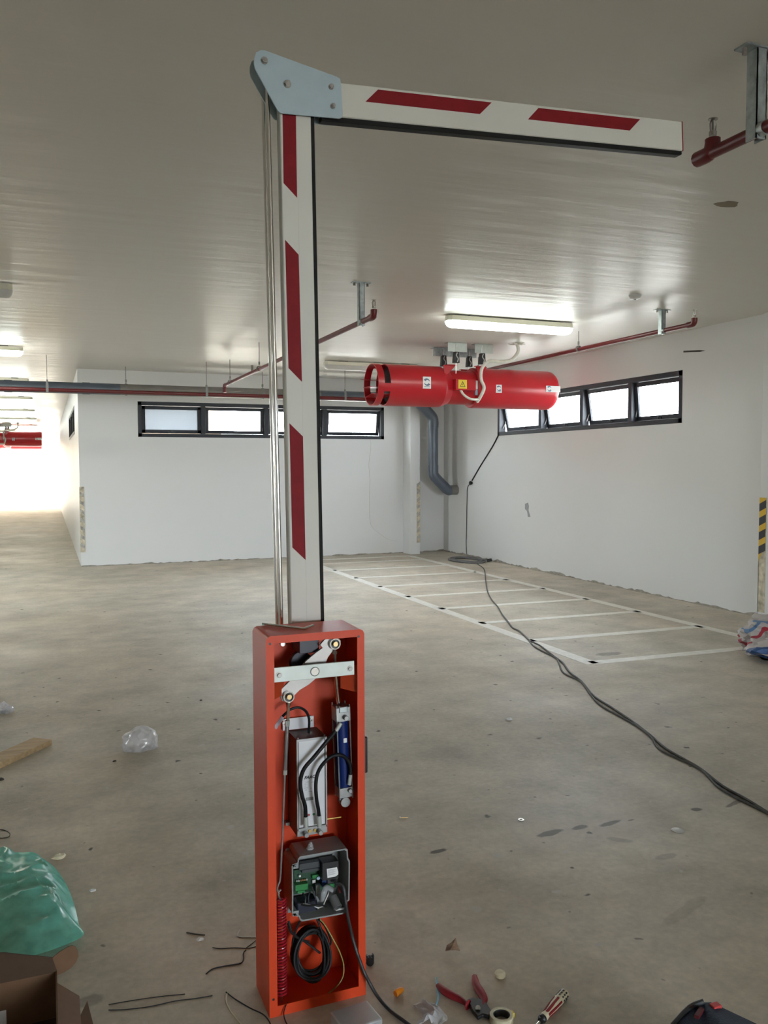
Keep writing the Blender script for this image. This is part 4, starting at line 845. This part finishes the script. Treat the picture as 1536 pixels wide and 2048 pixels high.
fc = [(955, 1128), (968, 1138), (971, 1158), (973, 1172), (976, 1185), (984, 1200), (996, 1214), (1004, 1228), (1018, 1246), (1026, 1256), (1040, 1263), (1058, 1280), (1078, 1290), (1092, 1300), (1110, 1314), (1126, 1326), (1140, 1345), (1162, 1362), (1188, 1392), (1220, 1413), (1262, 1441), (1300, 1470), (1330, 1496), (1362, 1515), (1400, 1537), (1445, 1572), (1490, 1597), (1540, 1628), (1580, 1655)]
tag(MB().tube([at(x, y, Z=.0065) for x, y in fc], .0065, 7, 4).build('floor_cable', 'gcable'), 'long dark cable snaking across the floor over the painted bay', 'cable')
fc2 = [(x - 6 + 7 * math.sin(i * 1.9), y + 1.5) for i, (x, y) in enumerate(fc) if i > 10]
tag(MB().tube([at(x, y, Z=.0055) for x, y in fc2], .0055, 7, 4).build('floor_cable', 'gcable'), 'second thinner cable twisting beside the long dark floor cable', 'cable')
tag(MB().tube([at(x, y, Y=YB - .004) for x, y in ((742, 880), (741, 905), (738, 930), (740, 960), (739, 1000), (740, 1040), (746, 1056), (756, 1064), (775, 1077), (795, 1082))], .004, 6, 4).build('wall_wire', 'whwire'), 'thin white wire hanging down the back wall under the window', 'wire')
k = 0
for lab, pts, r_, m in (('thin black wire on the floor reaching the cabinet foot at left', [(425, 1895), (440, 1897), (470, 1895.5), (495, 1896.5), (513, 1893)], .0016, 'cable'), ('short dark wire end slanting to the cabinet above the thin black wire', [(492, 1896), (503, 1888), (514, 1879)], .0014, 'cable'),
                       ('bent dark wire loop on the floor left of the cabinet', [(412, 1948), (425, 1938), (445, 1933), (462, 1930), (482, 1926), (487, 1918), (487, 1906), (492, 1900)], .0024, 'cable'), ('thin dark cord lying level left of the cabinet near the box', [(217, 2020), (250, 2019), (300, 2013), (350, 2002), (390, 1997), (425, 1991)], .0017, 'cable'),
                       ('faint dark cord above the level cord near the cardboard box', [(217, 2009), (270, 2000), (320, 1993), (370, 1988)], .0014, 'cable'), ('black cord curving to the lower left corner of the cabinet', [(452, 1984), (470, 1998), (500, 2016), (525, 2028), (538, 2042), (545, 2062)], .0022, 'cable'),
                       ('pale cord curving down the floor left of the cabinet', [(455, 1985), (452, 2000), (460, 2020), (475, 2040), (490, 2056)], .0020, 'creamp'), ('small loop of dark wire on the floor at the left edge', [(-10, 1659), (8, 1660), (19, 1666), (18, 1673), (5, 1676), (-12, 1675)], .0016, 'cable'),
                       ('small bright hex key on the floor left of the cabinet', [(480, 1859), (475, 1868), (477, 1873), (490, 1874), (512, 1874.5)], .0022, 'silver'), ('short dark cable stub on the floor left of the cabinet', [(373, 1865), (390, 1868), (410, 1870)], .0026, 'gcable')):
    o = MB().tube([at(x, y, Z=r_ * .72) for x, y in pts], r_ * .72, 6, 4).build('hex_key' if 'hex' in lab else 'floor_wire', m); tag(o, lab, 'tool' if 'hex' in lab else 'wire')

# ------------------------------------------------------------------ things on the floor
def fl_(x, y, z=0.0): return at(x, y, Z=z)
# timber board at left
p = fl_(104, 1490); q = fl_(105, 1476); d = (fl_(0, 1538) - fl_(104, 1490)).normalized(); nn = V((-d.y, d.x, 0)); nn = nn if nn.dot(q - p) > 0 else -nn
wd = .115
tag(MB().prism([p, p + nn * wd, p + nn * wd + d * .75, p + d * .75], (0, 0, .030)).build('timber_board', 'wood', bevel=.002), 'short brown timber board lying on the floor at left', 'board')
# crumpled film lumps
def lump(c, sx, sy, sz, seed, amp, n=3, sharp=2.2):
    bm = bmesh.new(); bmesh.ops.create_icosphere(bm, subdivisions=n, radius=1.0)
    for v in bm.verts:
        d = v.co.normalized(); k = noise.noise(d * sharp + V((seed, 0, 0))) + .5 * noise.noise(d * sharp * 2.3 + V((0, seed, 0))); k2 = abs(noise.noise(d * sharp * 1.4 + V((0, 0, seed))))
        r_ = 1 + amp * k - amp * .9 * k2
        v.co = V((d.x * r_ * sx, d.y * r_ * sy, max(-.42, d.z * r_) * sz + .42 * sz))
    b = MB(); b.add([v.co + V(c) for v in bm.verts], [[v.index for v in f.verts] for f in bm.faces]); bm.free(); return b
tag(lump(fl_(280, 1497), .095, .065, .080, 3.1, .16, 4, 1.6).build('plastic_bag', 'clearfilm', smooth=25), 'crumpled clear plastic bag alone on the open floor at left', 'bag')
tag(lump(fl_(2, 1425), .07, .05, .04, 8.1, .4, 4).build('plastic_bag', 'clearfilm', smooth=25), 'small crumpled clear plastic scrap at the left edge of the floor', 'bag')
b = MB(); g = 18; c = fl_(857, 2034); vs = []
for i in range(g + 1):
    for j in range(g + 1):
        u, v = i / g, j / g; x = (u - .5) * .072 + .02 * math.sin(v * 4); y = (v - .5) * .085; x, y = x * .8 + y * .5, y * .9 - x * .4
        vs.append(c + V((x, y, .004 + .022 * abs(noise.noise(V((u * 3, v * 3, 4)))) + .018 * max(0, 1 - abs(u - .5) * 3) * (1 - v * .3))))
b.add(vs, [(i * (g + 1) + j, (i + 1) * (g + 1) + j, (i + 1) * (g + 1) + j + 1, i * (g + 1) + j + 1) for i in range(g) for j in range(g)])
o = b.build('plastic_wrapper', 'clearfilm', smooth=25); o.modifiers.new('skin', 'SOLIDIFY').thickness = .0008; tag(o, 'small clear plastic wrapper on the floor right of the grey cover', 'wrapper')
# green plastic bag: a puffed sheet, high along the near edge
edge = [(-40, 1902), (45, 1903), (160, 1863), (157, 1835), (146, 1790), (128, 1750), (108, 1723), (85, 1706), (66, 1694), (30, 1694), (0, 1688), (-70, 1690), (-110, 1760), (-110, 1850)]
E_ = [fl_(x, y, .05) for x, y in edge]; E_ = [V((p.x, p.y, 0)) for p in E_]
cen = sum(E_, V()) / len(E_); vs = []; fs = []; NR = 26; path = smooth_path(E_ + [E_[0]], 10)[:-1]; n = len(path)
for k in range(NR + 1):
    t_ = k / NR
    for i, p in enumerate(path):
        q = cen.lerp(p, 1 - t_ * .97); h = .030 + .078 * (1 - (1 - t_) ** 2.2)
        f1 = abs(noise.noise(V((q.x * 6, q.y * 4, 1)))); f2 = max(0, 1 - 5 * abs(noise.noise(V((q.x * 6 + 2, q.y * 12, 7)))))
        h += -.035 * f1 * min(1, t_ * 4) + .014 * f2 * min(1, t_ * 3); vs.append(V((q.x, q.y, max(.012, h))))
for k in range(NR):
    for i in range(n): j = (i + 1) % n; fs.append((k * n + i, k * n + j, (k + 1) * n + j, (k + 1) * n + i))
fs.append(tuple(range(NR * n, NR * n + n)))
base = len(vs); vs += [V((cen.lerp(p, .86).x, cen.lerp(p, .86).y, .004)) for p in path]
for i in range(n): j = (i + 1) % n; fs.append((base + i, base + j, j, i))
b = MB(); b.add(vs, fs); tag(b.build('plastic_sack', 'greenfilm', smooth=50), 'large crumpled green plastic sack on the floor at left', 'bag')
# striped tarp heap at right
b = lump(V((5.40, 4.80, 0)), .52, .40, .22, 5.7, .30, 5, 2.4)
mt = bpy.data.materials.new('striped_tarpaulin'); mt.use_nodes = True; nt = mt.node_tree; N = nt.nodes; tc = N.new('ShaderNodeTexCoord'); nz = N.new('ShaderNodeTexNoise'); nz.inputs['Scale'].default_value = 3.2; nt.links.new(tc.outputs['Object'], nz.inputs[0])
ad = N.new('ShaderNodeVectorMath'); ad.operation = 'MULTIPLY_ADD'; ad.inputs[1].default_value = (.5, .5, .5); nt.links.new(nz.outputs['Color'], ad.inputs[0]); nt.links.new(tc.outputs['Object'], ad.inputs[2])
sp_ = N.new('ShaderNodeSeparateXYZ'); nt.links.new(ad.outputs[0], sp_.inputs[0])
mm = N.new('ShaderNodeMath'); mm.operation = 'MULTIPLY_ADD'; mm.inputs[1].default_value = 2.2; mm.inputs[2].default_value = -.10; nt.links.new(sp_.outputs['Z'], mm.inputs[0])
mm2 = N.new('ShaderNodeMath'); mm2.operation = 'MULTIPLY_ADD'; mm2.inputs[1].default_value = .5; nt.links.new(sp_.outputs['X'], mm2.inputs[0]); nt.links.new(mm.outputs[0], mm2.inputs[2])
fr = N.new('ShaderNodeMath'); fr.operation = 'FRACT'; nt.links.new(mm2.outputs[0], fr.inputs[0]); cr_ = N.new('ShaderNodeValToRGB'); cr_.color_ramp.interpolation = 'CONSTANT'
el = cr_.color_ramp.elements; el[0].position = 0; el[0].color = (.44, .40, .38, 1); el[1].position = .28; el[1].color = (.018, .07, .20, 1)
for ps, cl_ in ((.52, (.46, .42, .40, 1)), (.72, (.34, .035, .05, 1)), (.80, (.46, .42, .41, 1)), (.92, (.10, .20, .36, 1))): e = el.new(ps); e.color = cl_
nt.links.new(fr.outputs[0], cr_.inputs[0]); nt.links.new(cr_.outputs[0], N['Principled BSDF'].inputs['Base Color']); N['Principled BSDF'].inputs['Roughness'].default_value = .5
tag(b.build('tarpaulin', mt, smooth=30), 'crumpled blue, white and red striped tarpaulin by the right wall', 'tarp')
# cardboard box at lower left
cbx = thing('cardboard_box', 'open brown cardboard box at the lower left corner', 'box', (-.18, 2.3, 0))
hZ = .13; pA = at(114, 1940, Z=hZ); xr, yk = pA.x, pA.y; xl, yf = xr - .45, yk - .66; th = .004
MB().box((xl, yf, 0), (xr, yk, th)).build('box_bottom', 'cardshade', cbx); MB().box((xl, yk - th, 0), (xr, yk, hZ)).box((xl, yf, 0), (xl + th, yk, hZ)).box((xl, yf, 0), (xr, yf + th, hZ)).box((xr - th, yf, 0), (xr, yk, hZ)).build('box_wall', 'card', cbx)
MB().prism([(xr, yf, hZ), (xr, yk - .06, hZ), (xr + .052, yk - .08, hZ - .035), (xr + .052, yf, hZ - .035)], (0, 0, -.004)).build('flap', 'card', cbx)
f6 = [at(x, y, Y=yk + .004) for x, y in ((104, 1917), (118, 1905), (136, 1894), (144, 1891.5), (151, 1894), (156, 1902), (157, 1912), (152, 1925), (142, 1936), (125, 1947), (114, 1950))]
MB().prism(f6, (0, .004, 0)).build('rounded_flap', 'card', cbx)
bf = [at(x, y, Y=yk) for x, y in ((-60, 1905), (10, 1904), (45, 1908), (70, 1910), (104, 1913.5))]
MB().prism([(xl, yk - .001, hZ - .002)] + [(max(p.x, xl), yk - .001, p.z) for p in bf] + [(xr, yk - .001, hZ - .002)], (0, -.004, 0)).build('back_flap', 'cardshade', cbx)
c1 = at(166, 2020, Z=.02); MB().prism([c1 + V((-.015, -.16, 0)), c1 + V((.03, -.16, 0)), c1 + V((.012, .03, .0)), c1 + V((-.012, -.04, 0))], (0, 0, .004)).build('loose_flap', 'card', cbx)
q0, q1 = at(-30, 1972, Y=yk - .006), at(11, 1973, Y=yk - .006); MB().box((q0.x, yk - .0056, .010), (q1.x, yk - .0044, .055)).build('paper_label', 'label', cbx)
# grey metal cover in the foreground
ch = .075; A_, B_, C_ = at(660, 2023, Z=ch), at(734, 1999.5, Z=ch), at(766, 2037, Z=ch); D_ = A_ + (C_ - B_)
b = MB(); b.prism([A_, B_, C_, D_], (0, 0, -ch + .001))
tag(b.build('metal_cover', 'cover', bevel=.004), 'grey sheet metal cover on the floor before the orange cabinet', 'cover')
# black plastic clip beside the cabinet
c = fl_(740, 1929); ck = thing('plastic_clip', 'small black plastic clip right of the orange cabinet foot', 'clip', c)
MB().lathe([(0, .009), (.006, .0125), (.020, .0125), (.024, .009)], c, (0, 0, 1), 14).build('clip_body', 'blk', ck)
for s in (-1, 0, 1): MB().box((c.x + s * .009 - .0022, c.y - .005, c.z + .022), (c.x + s * .009 + .0022, c.y + .005, c.z + (.030 if s else .027))).build('clip_prong', 'blk', ck, bevel=.001)
# dry leaf, washer, screw, disc, scraps
b = MB(); c = fl_(905, 1902); poly = [(-.024, .0, .006), (-.014, -.012, .013), (.004, -.013, .010), (.019, -.012, .004), (.017, .003, .016), (.018, .014, .030), (.002, .012, .020), (-.014, .010, .016)]
b.add([c + V(p) for p in poly] + [c + V((.002, .001, .018))], [(i, (i + 1) % 8, 8) for i in range(8)]); o = b.build('dry_leaf', 'leaf', smooth=0); o.modifiers.new('skin', 'SOLIDIFY').thickness = .0015; tag(o, 'curled brown dry leaf on the floor right of the cabinet', 'leaf')
tag(MB().lathe([(0, .013), (.0025, .013), (.0025, .006), (0, .006)], fl_(1042, 1640), (0, 0, 1), 18, True).build('steel_washer', 'silver'), 'small round steel washer on the bare floor', 'washer')
c = fl_(806, 1637); sc_ = thing('screw', 'small loose screw on the floor right of the cabinet', 'screw', c)
MB().cyl(c + V((-.016, .002, .006)), c + V((-.010, 0, .005)), .006, .0035, 10).build('screw_head', 'silver', sc_); MB().cyl(c + V((-.010, 0, .005)), c + V((.020, -.004, .0032)), .003, .0022, 8).build('screw_shank', 'bronze', sc_)
tag(MB().lathe([(0, .024), (.002, .024), (.003, .020), (.003, 0)], fl_(1355, 1661), (0, 0, 1), 20).build('plastic_disc', mat('pale_disc', (.42, .40, .37), .4)), 'flat pale round disc on the floor at right', 'disc')
for i, (px, py, sc0, lab) in enumerate(((185, 1782, .012, 'tiny pale crumb of plaster right of the green sack'), (229, 1523, .010, 'tiny dark chip below the clear plastic bag'), (1018, 1440, .022, 'pale splinter on the floor beyond the boom, right of the cabinet'), (118, 1716, .024, 'beige paper scrap behind the green sack'), (402, 1401, .009, 'tiny dark pebble on the floor up left of the cabinet'), (2, 1560, .016, 'small dark chip at the left edge below the timber board'), (400, 1880, .013, 'pale paper flake left of the cabinet foot'))):
    tag(lump(fl_(px, py), sc0, sc0 * .7, sc0 * .5, i * 3.3 + 1, .4, 2).build('debris_chip', 'slotk' if 'dark' in lab else 'creamp' if 'beige' in lab else 'dull', smooth=0), lab, 'debris')
# pliers
pl = thing('pliers', 'red handled pliers lying open on the floor in the foreground', 'pliers', fl_(958, 2012))
F = lambda x, y, z=.010: at(x, y, Z=z)
for pts in ([(876, 1970), (886, 1980), (902, 1990), (920, 1999), (936, 2010)], [(949, 1952), (953, 1970), (962, 1985), (968, 1998), (966, 2012)]):
    MB().tube([F(*q) for q in pts], .0105, 10, 5, .75, lambda t_: .72 + .45 * math.sin(math.pi * min(1, t_ * 1.1)) ** .8).build('red_grip', 'toolred', pl)
MB().lathe([(0, .011), (.004, .014), (.006, .010)], F(934, 2009), F(944, 2014) - F(934, 2009), 12).build('grip_collar', 'toolred', pl)
MB().prism([F(x, y, .004) for x, y in ((934, 2006), (946, 2001), (964, 2006), (974, 2014), (984, 2030), (978, 2040), (966, 2036), (956, 2042), (944, 2028))], (0, 0, .011)).build('plier_jaw', 'toolblk', pl, bevel=.003)
MB().cyl(F(956, 2016, .014), F(956, 2016, .018), .007, n=14).build('plier_rivet', 'steel', pl)
# adhesive tape roll
c = fl_(1003, 2043); tr_ = thing('tape_roll', 'yellowish roll of adhesive tape at the bottom edge by the pliers', 'tape', c)
MB().lathe([(0, .031), (.019, .031), (.020, .030), (.020, .0225), (0, .0225)], c, (0, 0, 1), 28, True).build('tape_winding', 'tapey', tr_); MB().lathe([(0, .0225), (.018, .0225), (.018, .0205), (0, .0205)], c, (0, 0, 1), 28, True).build('tape_core', 'dgrey', tr_)
MB().box((c.x + .026, c.y - .006, .004), (c.x + .036, c.y + .006, .018)).build('tape_tail', 'yellow', tr_)
# screwdriver
h0, h1 = F(1131, 1985, .014), F(1086, 2036, .012); dv = (h1 - h0).normalized(); L_ = (h1 - h0).length
sdv = thing('screwdriver', 'screwdriver with red, cream and black handle on the floor', 'screwdriver', (h0 + h1) / 2)
hd = MB().lathe([(0, .006), (.004, .0125), (.30 * L_, .0135), (.55 * L_, .0125), (.82 * L_, .0095), (.95 * L_, .0110), (L_, .0110)], h0, dv, 18).build('screwdriver_handle', 'creamp', sdv)
xx_, yy_, _ = basis(dv)
for k in range(6):
    a = 2 * math.pi * k / 6 + .3; o = xx_ * math.cos(a) + yy_ * math.sin(a)
    MB().tube([h0 + dv * (.36 * L_) + o * .0108, h0 + dv * (.60 * L_) + o * .0100, h0 + dv * (.88 * L_) + o * .0072], .0042, 6, 3).build('red_inlay', 'toolred', hd)
for k in range(8):
    a = 2 * math.pi * k / 8; o = xx_ * math.cos(a) + yy_ * math.sin(a)
    for j in range(3): MB().tube([h0 + dv * L_ * (.08 + .08 * j) + o * .0118, h0 + dv * L_ * (.125 + .08 * j) + o * .0121], .0030, 5, 1).build('black_pad', 'blk', hd)
MB().lathe([(0, .0115), (.006, .0115), (.010, .008), (.014, .008)], h1, dv, 14).build('black_collar', 'blk', sdv)
MB().tube([h1, h1 + dv * .11], .0032, 8, 1).build('screwdriver_shaft', 'chrome', sdv)
# small plastic bits and wire
c = fl_(797, 1990); oc = MB().lathe([(0, .008), (.004, .0095), (.020, .0085), (.028, .006), (.030, 0)], c + V((-.012, -.006, .0095)), (.9, .35, .05), 14); tag(oc.build('wire_connector', 'orangep'), 'orange plastic wire connector on the floor right of the cabinet', 'connector')
c = fl_(1000, 1954); tag(MB().lathe([(0, .012), (.004, .0155), (.012, .0155), (.017, .011), (.018, 0)], c, (0, 0, 1), 18).build('bottle_cap', 'creamp'), 'round cream plastic cap on the floor behind the pliers', 'cap')
tag(MB().tube([F(872, 1955, .003), F(874, 1975, .003), F(876, 1995, .003), F(870, 2015, .003), F(858, 2029, .003)], .0022, 7, 5).build('blue_wire', 'bluewire'), 'short pale blue wire between the clear wrapper and the pliers', 'wire')
# navy tool bag at lower right
tb_ = thing('tool_bag', 'navy blue tool bag at the lower right corner', 'bag', at(1430, 2050, Z=0))
hT = .16; T0, T1, T2 = at(1400, 2000, Z=hT), at(1418, 1999, Z=hT), at(1517, 2046, Z=hT - .03)
T3 = at(1338, 2048, Z=hT - .06); dv2 = V((-.05, -.28, -.01))
vs = [T3, T3.lerp(T0, .55) + V((0, 0, .012)), T0, T1, T2, T3 + dv2, T3.lerp(T0, .55) + dv2 + V((0, 0, .012)), T0 + dv2, T1 + dv2, T2 + dv2 + V((.05, 0, 0))]
low = [V((p.x * 1.0, p.y, 0)) for p in vs]
b = MB(); b.add(vs + low, [(0, 1, 6, 5), (1, 2, 7, 6), (2, 3, 8, 7), (3, 4, 9, 8), (10, 11, 1, 0), (11, 12, 2, 1), (12, 13, 3, 2), (13, 14, 4, 3), (14, 19, 9, 4), (10, 0, 5, 15), (15, 5, 6, 16), (16, 6, 7, 17), (17, 7, 8, 18), (18, 8, 9, 19), (10, 15, 16, 17, 18, 19, 14, 13, 12, 11)])
b.build('bag_body', 'tool_navy', tb_, bevel=.012, seg=3)
MB().tube([T3 + V((0, -.012, .004)), T3.lerp(T0, .55) + V((0, -.012, .016)), T0 + V((0, -.012, .004))], .006, 8, 3).build('zip_ridge', 'dgrey', tb_)
c = at(1431, 2011, Z=hT); MB().box((c.x - .012, c.y - .009, c.z - .012), (c.x + .012, c.y + .009, c.z + .003)).build('zip_tab', 'coral', tb_, bevel=.002)
c = at(1400, 2022, Z=hT); MB().box((c.x - .022, c.y - .006, c.z - .008), (c.x + .016, c.y + .004, c.z + .0008), Matrix.Rotation(.5, 3, 'Z')).build('faded_print', 'darkred', tb_)

for o in C.objects:
    if '_org' in o: del o['_org']
